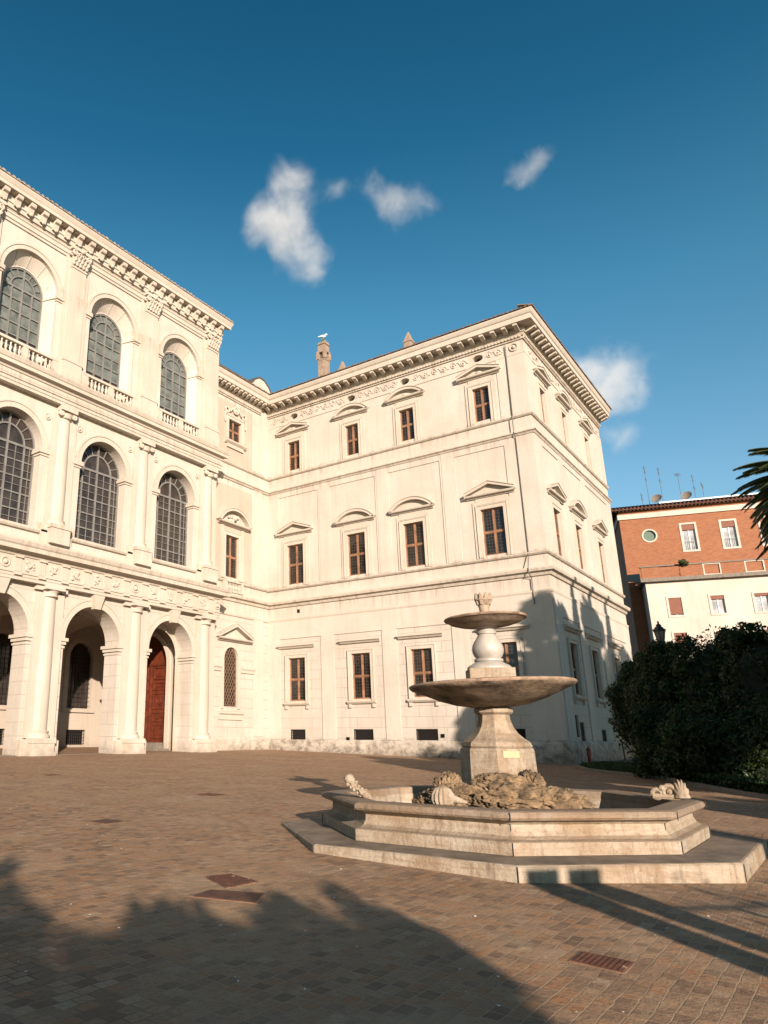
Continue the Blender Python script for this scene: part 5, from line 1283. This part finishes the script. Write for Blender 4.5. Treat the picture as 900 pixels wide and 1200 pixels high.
# low railing by the wall in shade
rl = empty('hand_rail', (49.0, 11.0, gz(49, 11))); tag(rl, 'thin dark pipe rail leaning by the shaded end wall', 'railing')
h = MB(); h.tube([(0, 0, 0), (-0.3, 0, 1.25)], 0.04, 6); h.build('post', M['iron'], rl)
h = MB(); h.tube([(-0.25, 0, 1.1), (1.6, 0, 1.05), (1.7, 0, 0.9)], 0.03, 6); h.build('rail', M['iron'], rl)

# street lamp
lp = D2(793, 32.5); g = gz(lp.x, lp.y); L0 = empty('street_lamp', (lp.x, lp.y, g)); tag(L0, 'black iron street lamp with glazed lantern rising from the hedge', 'street lamp')
H0 = 1.2+(868-757)/862*32.5-g
h = MB(); h.lathe([(0.2, 0), (0.2, 0.1), (0.12, 0.2), (0.1, 0.9), (0.06, 1.0), (0.05, H0-0.3), (0.08, H0-0.25), (0.04, H0-0.2), (0.05, H0)], 0, 0, 12); h.build('post', M['iron'], L0, smooth=True)
la = MB()
hexr = lambda r, z: [(r*math.cos(k*PI/3), r*math.sin(k*PI/3), z) for k in range(6)]
for k in range(6):
    a = k*PI/3; la.tube([(0.13*math.cos(a), 0.13*math.sin(a), H0+0.04), (0.24*math.cos(a), 0.24*math.sin(a), H0+0.62)], 0.016, 4)
la.loft([hexr(0.14, H0), hexr(0.15, H0+0.05)]); la.loft([hexr(0.27, H0+0.60), hexr(0.28, H0+0.66), hexr(0.17, H0+0.82), hexr(0.1, H0+0.86)])
la.loft([hexr(0.12, H0+0.86), hexr(0.12, H0+0.92), hexr(0.04, H0+0.98), hexr(0.05, H0+1.04), hexr(0.01, H0+1.12)])
for k in range(6): a = k*PI/3; la.ball((0.27*math.cos(a), 0.27*math.sin(a), H0+0.7), 0.03, 6)
lo = la.build('lantern', M['iron'], L0)
gl, gnt, gb_ = new_mat('lantern_glass'); gb_.inputs['Base Color'].default_value = (0.22, 0.2, 0.19, 1); gb_.inputs['Roughness'].default_value = 0.15; M['lglass'] = gl
MB().loft([hexr(0.125, H0+0.06), hexr(0.228, H0+0.6)]).build('glass', M['lglass'], lo)

# ------------------------------------------------------------------ brick apartment house behind
BM_ = Matrix.Translation((70.18, 16.14, 0)) @ Matrix.Rotation(math.radians(-73), 4, 'Z')
bo_ = bpy.data.objects.new('brick_house', None); COL.objects.link(bo_); bo_.matrix_world = BM_
tag(bo_, 'orange brick apartment house with cream lower storeys and tiled roof behind the hedge', 'apartment house')
def bp(mb, name, mat, parent=None, M4=None, smooth=False): return mb.build(name, mat, parent or bo_, M4, smooth)
A0, A1 = 2.55, 27.0
wins = [(7.33, 8.33), (10.35, 11.35), (13.2, 14.2), (16.2, 17.2), (19.2, 20.2)]
up_h = [rect_loop(a, b_, 17.05, 19.35) for a, b_ in wins]+[ell(4.78, 18.6, 0.5, 0.5, 28)]
bp(sheet(rect_loop(A0, A1, -1, 20.25), up_h, 0, 0.25), 'brick_wall', M['redbrick'])
bp(MB().box(A0, A0+0.3, 0.002, 16, -1, 20.24), 'brick_wall', M['redbrick'])
bp(MB().box(A1-0.3, A1, 0.002, 16, -1, 20.24), 'brick_wall', M['redbrick'])
bp(MB().box(A0+0.3, A1-0.3, 15.7, 16, -1, 20.24), 'brick_wall', M['redbrick'])
bp(MB().box(A0-0.12, A1, -0.12, 0.3, 20.25, 20.7).box(A0-0.12, A0+0.3, 0.3, 16, 20.25, 20.7), 'cornice_band', M['cream'])
bp(MB().box(A0-0.05, A1, -0.05, 0.3, 20.7, 21.1).box(A0-0.05, A0+0.3, 0.3, 16, 20.7, 21.1), 'brick_band', M['redbrick'])
rf = MB(); rf.add([(A0-0.6, -0.6, 21.12), (A1, -0.6, 21.12), (A1, 5, 22.75), (A0+4, 5, 22.75), (A0+4, 11, 22.75), (A1, 11, 22.75), (A0-0.6, 16.6, 21.12), (A1, 16.6, 21.12)], [(0, 1, 2, 3), (3, 2, 5, 4), (4, 5, 7, 6), (0, 3, 4, 6)])
rf.box(A0-0.6, A1, -0.62, -0.5, 21.0, 21.1); rf.box(A0-0.62, A0-0.5, -0.6, 16, 21.0, 21.1)
rfo = bp(rf, 'roof', M['rooftile2']) if 'rooftile2' in M else bp(rf, 'roof', M['tile'])
n = int((A1-A0)/0.3); et = MB()
for i in range(n): x = A0-0.5+i*(A1-A0)/n; et.tube([(x, -0.66, 21.14), (x, 4.9, 22.81)], 0.085, 6)
bp(et, 'roof_tiles', M['rooftile2'], rfo)
dt = MB()
for i in range(n): x = A0-0.5+i*(A1-A0)/n; dt.box(x-0.06, x+0.06, -0.52, -0.1, 21.0, 21.1)
bp(dt, 'rafter_ends', M['cream'], rfo)
bp(MB().box(A0+4.2, A1, 5.2, 10.5, 22.5, 23.1), 'roof_parapet', M['white'], rfo)
def bwin(a, b_, z0, z1, y, blind, rail=False):
    c = (a+b_)/2; hw = (b_-a)/2; f = MB()
    f.band(rect_loop(-hw-0.16, hw+0.16, z0-0.16, z1+0.16), rect_loop(-hw, hw, z0, z1), -0.05, 0.1, True)
    o = bp(f, 'window', M['cream'], None, T(c, 0, y))
    MB().box(-hw, hw, 0.16, 0.19, z0, z1).build('pane', M['pane_far'], o)
    g = MB(); g.box(-0.03, 0.03, 0.11, 0.16, z0, z1); g.box(-hw, -hw+0.05, 0.1, 0.16, z0, z1); g.box(hw-0.05, hw, 0.1, 0.16, z0, z1); g.build('casement', M['white'], o)
    if blind: MB().box(-hw+0.01, hw-0.01, 0.02, 0.1, z1-(z1-z0)*blind, z1-0.005).build('blind', M['blind'], o)
    if rail:
        r = MB()
        for k in range(9): x = -hw+0.02+k*(2*hw-0.04)/8; r.tube([(x, -0.02, z0+0.02), (x, -0.02, z0+0.75)], 0.012, 4)
        r.tube([(-hw, -0.02, z0+0.75), (hw, -0.02, z0+0.75)], 0.018, 4); r.build('railing', M['iron'], o)
for a, b_ in wins: bwin(a, b_, 17.05, 19.35, 0, 0.22, True)
rw = MB(); rw.band(ell(4.78, 18.6, 0.62, 0.62, 28), ell(4.78, 18.6, 0.5, 0.5, 28), -0.05, 0.1, True); rwo = bp(rw, 'round_window', M['cream'])
gg, gnt, gb_ = new_mat('green_glass'); gb_.inputs['Base Color'].default_value = (0.18, 0.24, 0.18, 1); gb_.inputs['Roughness'].default_value = 0.12; M['gglass'] = gg
MB().prism_y(ell(4.78, 18.6, 0.5, 0.5, 28), 0.15, 0.18).build('pane', M['gglass'], rwo)
# terrace block in front
LB = 3.55
lwins = [(5.05, 6.0), (8.1, 9.05), (11.15, 12.1), (14.2, 15.15)]
lh = [rect_loop(a, b_, z, z+1.45) for z in (11.1, 8.2, 5.2) for a, b_ in lwins]
bp(sheet(rect_loop(LB, A1, -1, 14.0), lh, -2.5, 0.25), 'cream_wall', M['cream'])
bp(MB().box(LB, LB+0.3, -2.498, 0, -1, 14.0), 'cream_wall', M['cream'])
for z in (11.1, 8.2, 5.2):
    for i, (a, b_) in enumerate(lwins): bwin(a, b_, z, z+1.45, -2.5, (0.93, 0.2, 0.14, 0.5)[i] if z == 11.1 else (1.0, 0.4, 0.6, 1.0)[i])
bp(MB().box(LB-0.35, A1, -2.9, 0, 13.95, 14.25), 'terrace_slab', M['kerb'])
pr_ = MB(); seg = [(LB-0.2, 4.72), (6.2, 7.89), (9.16, 10.84), (12.2, 13.9), (15.2, 17.0), (18.2, 27.0)]
for a, b_ in seg: bp(MB().box(a, b_, -2.8, -2.6, 14.25, 15.2), 'terrace_parapet', M['redbrick'])
for a, b_ in ((4.72, 6.2), (7.89, 9.16), (10.84, 12.2), (13.9, 15.2)): bp(MB().box(a, b_, -2.72, -2.62, 14.25, 14.55 if a < 5 else 15.2), 'terrace_infill', M['redbrick'])
cp = MB(); cp.box(LB-0.3, A1, -2.88, -2.52, 15.2, 15.3); bp(cp, 'terrace_coping', M['kerb'])
for a, b_ in ((7.89, 9.16), (10.84, 12.2), (13.9, 15.2)):
    fr = MB(); fr.band(rect_loop(a, b_, 14.25, 15.2), rect_loop(a+0.09, b_-0.09, 14.32, 15.12), -2.82, -2.6, True); bp(fr, 'terrace_frame', M['cream'])
# struts under the left end of the slab
st = MB(); st.add([(LB-0.35, -2.8, 14.0), (LB-0.35, -2.5, 14.0), (A0-0.05, 0.0, 14.6), (A0-0.05, -0.1, 14.6), (LB-0.35, -2.8, 14.7), (LB-0.35, -2.5, 14.7), (A0-0.05, 0.0, 15.2), (A0-0.05, -0.1, 15.2)], [(0, 1, 2, 3), (4, 5, 6, 7), (0, 3, 7, 4), (1, 2, 6, 5), (0, 1, 5, 4), (3, 2, 6, 7)]); bp(st, 'terrace_strut', M['iron'])
# trailing plant on the terrace
P, Nn = blob_points([(0, 0, 0, 0.35, 0.7), (0.7, 0, 0.12, 0.3, 0.5), (-0.5, 0, 0.1, 0.3, 0.5), (1.2, 0, -0.4, 0.2, 2.0)], 900)
pt = empty('trailing_plant', BM_ @ Vector((6.6, -2.75, 15.3))); tag(pt, 'yellow green climbing plant trailing over the brick terrace parapet', 'plant')
leaf_cloud(P, Nn, 0.09, 2, 0.8, 'foliage', M['palmleaf'], pt)
MB().tube([(0, 0, -0.02), (0.3, -0.1, 0.1), (0.8, -0.12, 0.0), (1.2, -0.12, -0.7)], 0.02, 5).build('stem', M['bark'], pt)
# aerials and dishes on the roof
def aerial(x, h_, kind, label):
    w0 = BM_ @ Vector((x, 7.0, 23.1)); o = empty('roof_aerial', w0); tag(o, label, 'aerial', 'television aerials on the brick house roof')
    m_ = MB(); m_.tube([(0, 0, 0), (0, 0, h_)], 0.022, 5); m_.build('mast', M['lead'], o)
    a = MB()
    if kind == 0:
        a.tube([(-0.5, 0, h_-0.1), (0.5, 0.2, h_-0.05)], 0.015, 4)
        for k in range(7): x_ = -0.45+k*0.15; a.tube([(x_, -0.25, h_-0.08), (x_, 0.3, h_-0.08)], 0.009, 4)
    elif kind == 1:
        for z in (h_-0.2, h_-0.6, h_-1.4): a.tube([(-0.28, 0, z), (0.28, 0.1, z+0.05)], 0.013, 4); a.tube([(-0.2, -0.1, z-0.12), (0.2, -0.1, z-0.1)], 0.011, 4); a.tube([(-0.2, 0, z-.2), (-0.2, 0, z+.15)], 0.011, 4); a.tube([(0.22, 0, z-.2), (0.22, 0, z+.15)], 0.011, 4)
    else:
        a.tube([(-1.0, 0, h_-0.25), (0, 0, h_-0.5), (1.0, 0, h_-0.1)], 0.02, 4)
        for k in (-.8, -.4, .4, .8): a.tube([(k, 0, h_-0.4), (k, 0, h_-0.05)], 0.012, 4)
    a.build('elements', M['lead'], o)
aerial(6.2, 4.4, 1, 'tallest roof aerial, leftmost, with stacked cross bars')
aerial(7.4, 4.1, 1, 'roof aerial just right of the leftmost dish')
aerial(9.0, 3.2, 0, 'slim roof aerial above the right hand dish')
aerial(10.2, 3.0, 1, 'roof aerial between the right dish and the wide one')
aerial(10.9, 2.0, 2, 'low wide roof aerial with long arms near the palm')
aerial(5.6, 1.6, 1, 'shortest roof aerial at the left')
def dish(x, label):
    w0 = BM_ @ Vector((x, 6.0, 23.1)); o = empty('satellite_dish', w0, math.radians(-100)); tag(o, label, 'satellite dish', 'satellite dishes on the brick house roof')
    m_ = MB(); m_.tube([(0, 0, -0.6), (0, 0, 0.35)], 0.04, 6); m_.build('bracket', M['lead'], o)
    d_ = MB(); d_.lathe([(0.0, 0.0), (0.2, 0.03), (0.38, 0.1), (0.5, 0.18), (0.5, 0.2), (0.36, 0.12), (0.2, 0.05), (0.0, 0.02)], 0, 0, 20)
    d_.build('reflector', M['kerb'], o, Matrix.Translation((0, 0, 0.5)) @ Matrix.Rotation(math.radians(62), 4, 'X'), True)
dish(6.75, 'round grey satellite dish, left one on the roof'); dish(9.3, 'round grey satellite dish, right one on the roof')

# ------------------------------------------------------------------ palm at the right edge
def palm(loc, h_, n_fr, fl, label, seed=0):
    rs = random.Random(seed); t = empty('palm_tree', loc); tag(t, label, 'palm tree')
    tr = MB(); pts = [(0, 0, h_*k/14) for k in range(15)]; tr.tube(pts, [0.42-0.10*min(1, k/5)+(0.03 if k % 2 else 0)+(0.16 if k > 12 else 0) for k in range(15)], 14)
    tr.build('trunk', M['bark'], t, smooth=False)
    V = []; Fs = []
    rib = MB()
    for f in range(n_fr):
        az = 2*PI*f*0.618; el = 1.2-2.6*(f/n_fr)**0.8+rs.uniform(-.08, .08)
        L_ = fl*rs.uniform(0.85, 1.08); d = Vector((math.cos(az), math.sin(az), 0)); p = Vector((0.2*math.cos(az), 0.2*math.sin(az), h_)); e = el; pts = [p.copy()]; S = 16
        for k in range(S):
            p = p + (d*math.cos(e)+Vector((0, 0, 1))*math.sin(e))*(L_/S); e -= (0.085 if el > -0.3 else 0.03); pts.append(p.copy())
        rib.tube([tuple(q) for q in pts], 0.035, 4, 0.008)
        side = d.cross(Vector((0, 0, 1)))
        for k in range(1, S*4):
            tt = k/4; i = min(int(tt), S-1); q = pts[i].lerp(pts[i+1], tt-i); ax = (pts[i+1]-pts[i]).normalized(); up_ = side.cross(ax)
            ll = 0.55*math.sin(PI*min(1, 0.12+0.88*k/(S*4)))**0.5*rs.uniform(0.85, 1.1)*fl/3.2
            for s_ in (-1, 1):
                dirv = (side*s_*0.75+ax*1.0+up_*(0.12)+Vector((0, 0, -0.45))).normalized(); w_ = ax.cross(dirv).cross(dirv).normalized()*0.026 if False else ax*0.042
                b0 = len(V); tip = q+dirv*ll
                V.extend([tuple(q-w_), tuple(q+w_), tuple(q+dirv*ll*0.6+w_*0.9), tuple(tip), tuple(q+dirv*ll*0.6-w_*0.9)]); Fs.append((b0, b0+1, b0+2, b0+3, b0+4))
    rib.build('frond_ribs', M['palmleaf'], t)
    MB().add(V, Fs).build('fronds', M['palmleaf'], t, weld=False)
    return t
pp_ = D2(1078, 21.5); palm((pp_.x, pp_.y, gz(pp_.x, pp_.y)), 9.5, 460, 3.35, 'feathery palm tree cut off by the right edge of the picture', 3)

# ------------------------------------------------------------------ garden behind and beside the viewer (throws the long shadows, partly added to block light)
sx, sy = math.cos(AZ), math.sin(AZ)                     # light over the ground
def ps(p, s): return (p*sy + s*sx, -p*sx + s*sy)
def tree(p, s, top, crown_r, crown_h, label, name='garden_tree', n=3500, leaf=0.3, seed=0, cone=False, group='garden trees outside the picture'):
    x, y = ps(p, s); g = gz(x, y); t = empty(name, (x, y, g)); tag(t, label, 'tree', group); rs = random.Random(seed)
    H = top-g
    if cone:
        k = n; zz = rng.random(k)**0.8; rr = crown_r*(1-zz)**0.75*np.sqrt(rng.uniform(0.2, 1, k)); a = rng.uniform(0, 2*PI, k)
        P = np.stack([rr*np.cos(a), rr*np.sin(a), H-crown_h+zz*crown_h], 1); Nn = np.stack([np.cos(a), np.sin(a), a*0+0.4], 1)
    else:
        cs = [(0, 0, H-crown_h*0.5, crown_r*0.8, crown_h*0.5/crown_r)]
        for k in range(10):
            a = 2*PI*k/10+rs.random(); cr = crown_r*rs.uniform(0.28, 0.45); z_ = H-crown_h+rs.uniform(0.25, 1.0)*crown_h
            cs.append((rs.uniform(0.3, 0.85)*crown_r*math.cos(a), rs.uniform(0.3, 0.85)*crown_r*math.sin(a), min(z_, H-cr*0.8), cr, 1.0))
        for k in range(26 if top < 6 else 0):
            a = rs.uniform(0, 2*PI); rr_ = crown_r*rs.uniform(0.5, 1.12); cr = crown_r*rs.uniform(0.07, 0.17)
            cs.append((rr_*math.cos(a), rr_*math.sin(a), H-crown_h*rs.uniform(-0.08, 0.5), cr, rs.uniform(1.0, 2.4)))
        P, Nn = blob_points(cs, n, 0.6, 0.3)
    leaf_cloud(P, Nn, leaf*0.7, 1.6, 0.9, 'crown', M['leaf2'], t)
    trunk_mb(H-crown_h*0.5, 0.16+0.012*H, limbs=6, spread=crown_r*0.5, seed=seed).build('trunk', M['bark'], t, smooth=True)
    return t
NEAR = [  # p across the light, s along it, top, crown radius, crown height
    (-4.6, -9.0, 4.25, 1.7, 2.4, 'leftmost small garden tree behind the viewer'),
    (-2.2, -9.4, 4.45, 1.4, 2.5, 'second small garden tree behind the viewer'),
    (0.0, -9.0, 4.05, 1.2, 2.2, 'third small garden tree behind the viewer'),
    (1.9, -9.2, 3.95, 1.15, 2.3, 'rightmost small garden tree behind the viewer'),
]
for i, (p, s, top, cr, ch, lab) in enumerate(NEAR): tree(p, s, top, cr, ch, lab, n=4200, leaf=0.2, seed=20+i, group='small trees behind the viewer')
FAR = [
    (13.7, 7, 8.4, 1.15, 6.0, False),     (15.4, 7, 9.6, 1.8, 7.0, False), (18.4, 6, 10.6, 2.2, 8.0, False), (21.2, 6, 12.4, 1.9, 9.0, False),
    (24.2, 6, 16.8, 2.6, 13, False), (27.2, 6, 17.8, 2.8, 14, False), (30.4, 5, 18.4, 2.9, 14, False), (33.8, 5, 19.0, 3.0, 15, False), (37.4, 4, 20.5, 2.7, 16, False), (41.5, 4, 18.5, 3.0, 15, False),
]
FL = ['nearest', 'first', 'second', 'third', 'fourth', 'fifth', 'sixth', 'seventh', 'eighth', 'ninth']
for i, (p, s, top, cr, ch, cone) in enumerate(FAR): tree(p, s, top, cr, ch, FL[i]+' tall tree of the row to the right of the court, outside the picture', n=20000, leaf=0.38, seed=40+i, cone=cone, group='tall trees in the garden row')
for i, (p, top) in enumerate(((26.6, 19.2), (29.4, 20.2), (32.3, 20.6))):
    tree(p, 5.5, top, 1.3, 9, ['left', 'middle', 'right'][i]+' slim cypress in the garden row outside the picture', 'cypress', n=7000, leaf=0.25, seed=60+i, cone=True, group='cypresses in the garden row')
SIDE = [(-9.5, 2.0, 9.0), (-12.5, 8.0, 9.5), (-8.5, -5.5, 8.0), (11.0, -14.0, 6.5), (16.0, -12.0, 8.0), (-13.5, -3.0, 9.5)]  # unseen trees added round the camera to cut the sky fill
for i, (p, s_, top) in enumerate(SIDE): tree(p, s_, top, 2.9, top*0.8, FL[i]+' unseen broad tree added round the viewer to block sky light', n=9000, leaf=0.36, seed=80+i, group='unseen trees added to block sky light')
hx, hy_ = ps(-3.2, -4.0); hd = empty('sky_block_hedge', (hx, hy_, gz(hx, hy_)), AZ-PI/2); tag(hd, 'unseen clipped hedge added behind the viewer to block sky light', 'hedge')  # hedge added out of view to keep sky light off the foreground
bx = MB().box(-5.2, 5.6, -0.45, 0.45, 0, 2.35); bx.build('shaded_core', M['leafcore'], hd)  # solid block, inner shade of the hedge put into its colour
hn = 16000; P = np.stack([rng.uniform(-5.4, 5.8, hn), rng.choice([-0.5, 0.5], hn)+rng.normal(0, 0.06, hn), rng.uniform(0.05, 2.5, hn)], 1); top_ = rng.random(hn) < 0.25
P[top_, 2] = 2.4+rng.normal(0, 0.06, top_.sum()); P[top_, 1] = rng.uniform(-0.5, 0.5, top_.sum())
leaf_cloud(P, np.tile([0, 0, 1.0], (hn, 1)), 0.1, 1.6, 1.2, 'foliage', M['leaf2'], hd)
tree(7.4, -5.0, 2.75, 1.5, 2.2, 'unseen thin leaved tree added beyond the posts for its streaky shade', n=900, leaf=0.14, seed=99, group='small trees behind the viewer')  # sparse tree added out of view for streaks in the foreground shade
# unseen posts and fence added to cast the shadows across the foreground
for i, (p, hgt) in enumerate(((4.92, 3.08), (5.42, 3.08))):
    x, y = ps(p, -2.0); g = gz(x, y); o = empty('shadow_post', (x, y, g), AZ); tag(o, ('left', 'right')[i]+' unseen stone post added behind the viewer to cast a shadow', 'shadow post', 'unseen posts added for their shadows')
    b_ = MB(); b_.box(-0.2, 0.2, -0.2, 0.2, 0, hgt-0.35); b_.box(-0.25, 0.25, -0.25, 0.25, 0, 0.4); b_.build('shaft', M['kerb'], o)
    b_ = MB(); b_.box(-0.24, 0.24, -0.24, 0.24, hgt-0.35, hgt-0.25); b_.box(-0.2, 0.2, -0.2, 0.2, hgt-0.25, hgt); b_.build('cap', M['kerb'], o, smooth=True)
x, y = ps(5.6, -2.0); o = empty('shadow_fence', (x, y, gz(x, y)), AZ-PI/2); tag(o, 'unseen iron fence added behind and right of the viewer for its shadow', 'fence')  # fence put in out of view for its streaky shadow
b_ = MB()
for k in range(34): b_.tube([(0.12+k*0.13, 0, 0.1), (0.12+k*0.13, 0, 2.75)], 0.014, 4)
b_.build('bars', M['iron'], o); b_ = MB(); b_.box(0, 4.6, -0.02, 0.02, 0.15, 0.2); b_.box(0, 4.6, -0.02, 0.02, 2.6, 2.65); b_.box(0, 4.6, -0.02, 0.02, 2.2, 2.24); b_.build('rails', M['iron'], o)

# ------------------------------------------------------------------ fallen petals on the paving (far too many to count)
n = 420; r_ = 3+rng.random(n)**0.6*15; a = rng.uniform(0.15, 1.35, n)
px_, py_ = r_*np.cos(a), r_*np.sin(a); P = np.stack([px_, py_, np.array([gz(x, y) for x, y in zip(px_, py_)])+0.012], 1)
fc = (np.abs(px_-FC.x) < 3.6) & (np.abs(py_-FC.y) < 3.6); P = P[~fc]
tag(leaf_cloud(P, np.tile([0, 0, 1.0], (len(P), 1)), 0.016, 1.4, 0.15, 'petals', M['white'], spread=0.6), 'scattered pale petals and crumbs on the paving', 'petals', kind='stuff')

# ------------------------------------------------------------------ clouds
def cloud(x_px, y_px, dist, parts, label, dens=0.010):
    d = (F + R1*((x_px-290.4)/862.09) - U1*((y_px-600.8)/862.09)).normalized(); c = Vector((0, 0, 1.2))+d*dist
    right = d.cross(Vector((0, 0, 1))).normalized(); up_ = right.cross(d)
    mb = MB()
    k_ = dist/862.09*1.0
    bm = bmesh.new()
    for (ox, oy, r, ax) in parts:
        res = bmesh.ops.create_icosphere(bm, subdivisions=3, radius=1.0)
        for v in res['verts']:
            p = v.co.copy(); q = right*(p.x*(r+9)*k_*ax+ox*k_) + up_*(p.z*(r+9)*k_-oy*k_) + d*(p.y*(r+9)*k_)
            v.co = q*1.0
    me = bpy.data.meshes.new('cloud'); bm.to_mesh(me); bm.free()
    o = bpy.data.objects.new('cloud', me); COL.objects.link(o); o.location = c
    rm = o.modifiers.new('merge', 'REMESH'); rm.mode = 'VOXEL'; rm.voxel_size = 3.0*k_
    mt = bpy.data.materials.new('cloud_vapour'); mt.use_nodes = True; nt = mt.node_tree; nt.nodes.remove(nt.nodes['Principled BSDF'])
    pv = N(nt, 'ShaderNodeVolumePrincipled'); pv.inputs['Color'].default_value = (1, 1, 1, 1); pv.inputs['Anisotropy'].default_value = 0.0
    tc = N(nt, 'ShaderNodeTexCoord'); wn = N(nt, 'ShaderNodeTexNoise'); wn.inputs['Scale'].default_value = 0.022/k_; wn.inputs['Detail'].default_value = 4; nt.links.new(tc.outputs['Object'], wn.inputs['Vector'])
    wa = N(nt, 'ShaderNodeVectorMath', operation='SUBTRACT'); nt.links.new(wn.outputs['Color'], wa.inputs[0]); wa.inputs[1].default_value = (0.5, 0.5, 0.5)
    wb = N(nt, 'ShaderNodeVectorMath', operation='MULTIPLY_ADD'); nt.links.new(wa.outputs[0], wb.inputs[0]); wb.inputs[1].default_value = (34*k_, 34*k_, 34*k_); nt.links.new(tc.outputs['Object'], wb.inputs[2]); obj = wb.outputs[0]
    # density from soft distance to the lobes, broken by noise
    tot = None
    for (ox, oy, r, ax) in parts:
        cc = right*(ox*k_) - up_*(oy*k_)
        sb_ = N(nt, 'ShaderNodeVectorMath', operation='SUBTRACT'); nt.links.new(obj, sb_.inputs[0]); sb_.inputs[1].default_value = cc
        dr_ = N(nt, 'ShaderNodeVectorMath', operation='DOT_PRODUCT'); nt.links.new(sb_.outputs[0], dr_.inputs[0]); dr_.inputs[1].default_value = right
        ln = N(nt, 'ShaderNodeVectorMath', operation='LENGTH'); nt.links.new(sb_.outputs[0], ln.inputs[0])
        l2 = math_n(nt, 'MULTIPLY', ln.outputs['Value'], ln.outputs['Value']); dx2 = math_n(nt, 'MULTIPLY', dr_.outputs['Value'], dr_.outputs['Value'])
        dd2 = math_n(nt, 'SUBTRACT', l2, math_n(nt, 'MULTIPLY', dx2, 1-1/(ax*ax)))
        v_ = math_n(nt, 'SUBTRACT', 1.0, math_n(nt, 'DIVIDE', dd2, (r*k_)**2), clamp=True)
        tot = v_ if tot is None else math_n(nt, 'SUBTRACT', 1.0, math_n(nt, 'MULTIPLY', math_n(nt, 'SUBTRACT', 1.0, tot), math_n(nt, 'SUBTRACT', 1.0, v_)))
    nz = noise_tex(nt, obj, 0.04/k_, 7, 0.68)
    nn = math_n(nt, 'ADD', math_n(nt, 'MULTIPLY', tot, 1.0), math_n(nt, 'MULTIPLY', math_n(nt, 'SUBTRACT', nz, 0.64), 3.2))
    dn = math_n(nt, 'MULTIPLY', math_n(nt, 'MAXIMUM', math_n(nt, 'MINIMUM', nn, 1.0), 0.0), dens/k_*1.0)
    dn = math_n(nt, 'MULTIPLY', dn, math_n(nt, 'MULTIPLY', tot, tot))
    nt.links.new(dn, pv.inputs['Density']); nt.links.new(pv.outputs[0], nt.nodes['Material Output'].inputs['Volume'])
    me.materials.append(mt); tag(o, label, 'cloud', 'small white clouds in the blue sky')
    return o
cloud(338, 262, 700, [(0, -20, 50, 0.9), (-14, -2, 46, 0.85), (8, 22, 44, 0.9), (26, 44, 34, 0.9), (-34, 4, 30, 0.8), (2, -46, 30, 0.9)], 'largest soft white cloud, left of centre above the roofs', 0.027)
cloud(452, 237, 700, [(18, 6, 30, 1.3), (-2, -4, 24, 1.2), (-14, -22, 20, 1), (42, 8, 20, 1.2), (-50, -22, 20, 1.5)], 'wispy cloud just right of the largest one', 0.021)
cloud(618, 201, 700, [(0, 0, 22, 1.3), (16, -8, 17, 1.3), (-16, 7, 16, 1.2)], 'smallest cloud, alone in the upper right sky', 0.022)
cloud(712, 440, 700, [(0, -2, 46, 1.25), (-10, 22, 38, 1.1), (16, 18, 34, 1.0), (-32, -6, 32, 1.1)], 'cloud low behind the right corner of the wing cornice', 0.025)
cloud(726, 512, 700, [(0, 0, 24, 1.6)], 'faint wisp of cloud under the cloud by the cornice', 0.018)
sc.cycles.volume_bounces = 3
sc.cycles.volume_step_rate = 1.0
sc.cycles.volume_max_steps = 128

# ------------------------------------------------------------------ base colours scaled down to go with the raised exposure
for mt in bpy.data.materials:
    if not mt.use_nodes: continue
    nt = mt.node_tree
    ALB = {'pale_plaster': 0.765, 'coursed_plaster': 0.765, 'travertine': 0.75, 'rosy_plaster': 0.75, 'loggia_plaster': 0.72, 'cream_render': 0.78, 'weathered_travertine': 0.60, 'coping_stone': 0.60, 'stone_setts': 0.72, 'white_paint': 0.9, 'grey_glass': 0.8}.get(mt.name, 0.64)
    for nd in list(nt.nodes):
        if nd.type not in ('BSDF_PRINCIPLED', 'BSDF_TRANSLUCENT'): continue
        ip = nd.inputs[0]
        if ip.is_linked:
            src = ip.links[0].from_socket
            mx = nt.nodes.new('ShaderNodeMix'); mx.data_type = 'RGBA'; mx.blend_type = 'MULTIPLY'; mx.inputs[0].default_value = 1
            mx.inputs[7].default_value = (ALB, ALB, ALB, 1); nt.links.new(src, mx.inputs[6]); nt.links.new(mx.outputs[2], ip)
        else:
            c = ip.default_value; ip.default_value = (c[0]*ALB, c[1]*ALB, c[2]*ALB, 1)
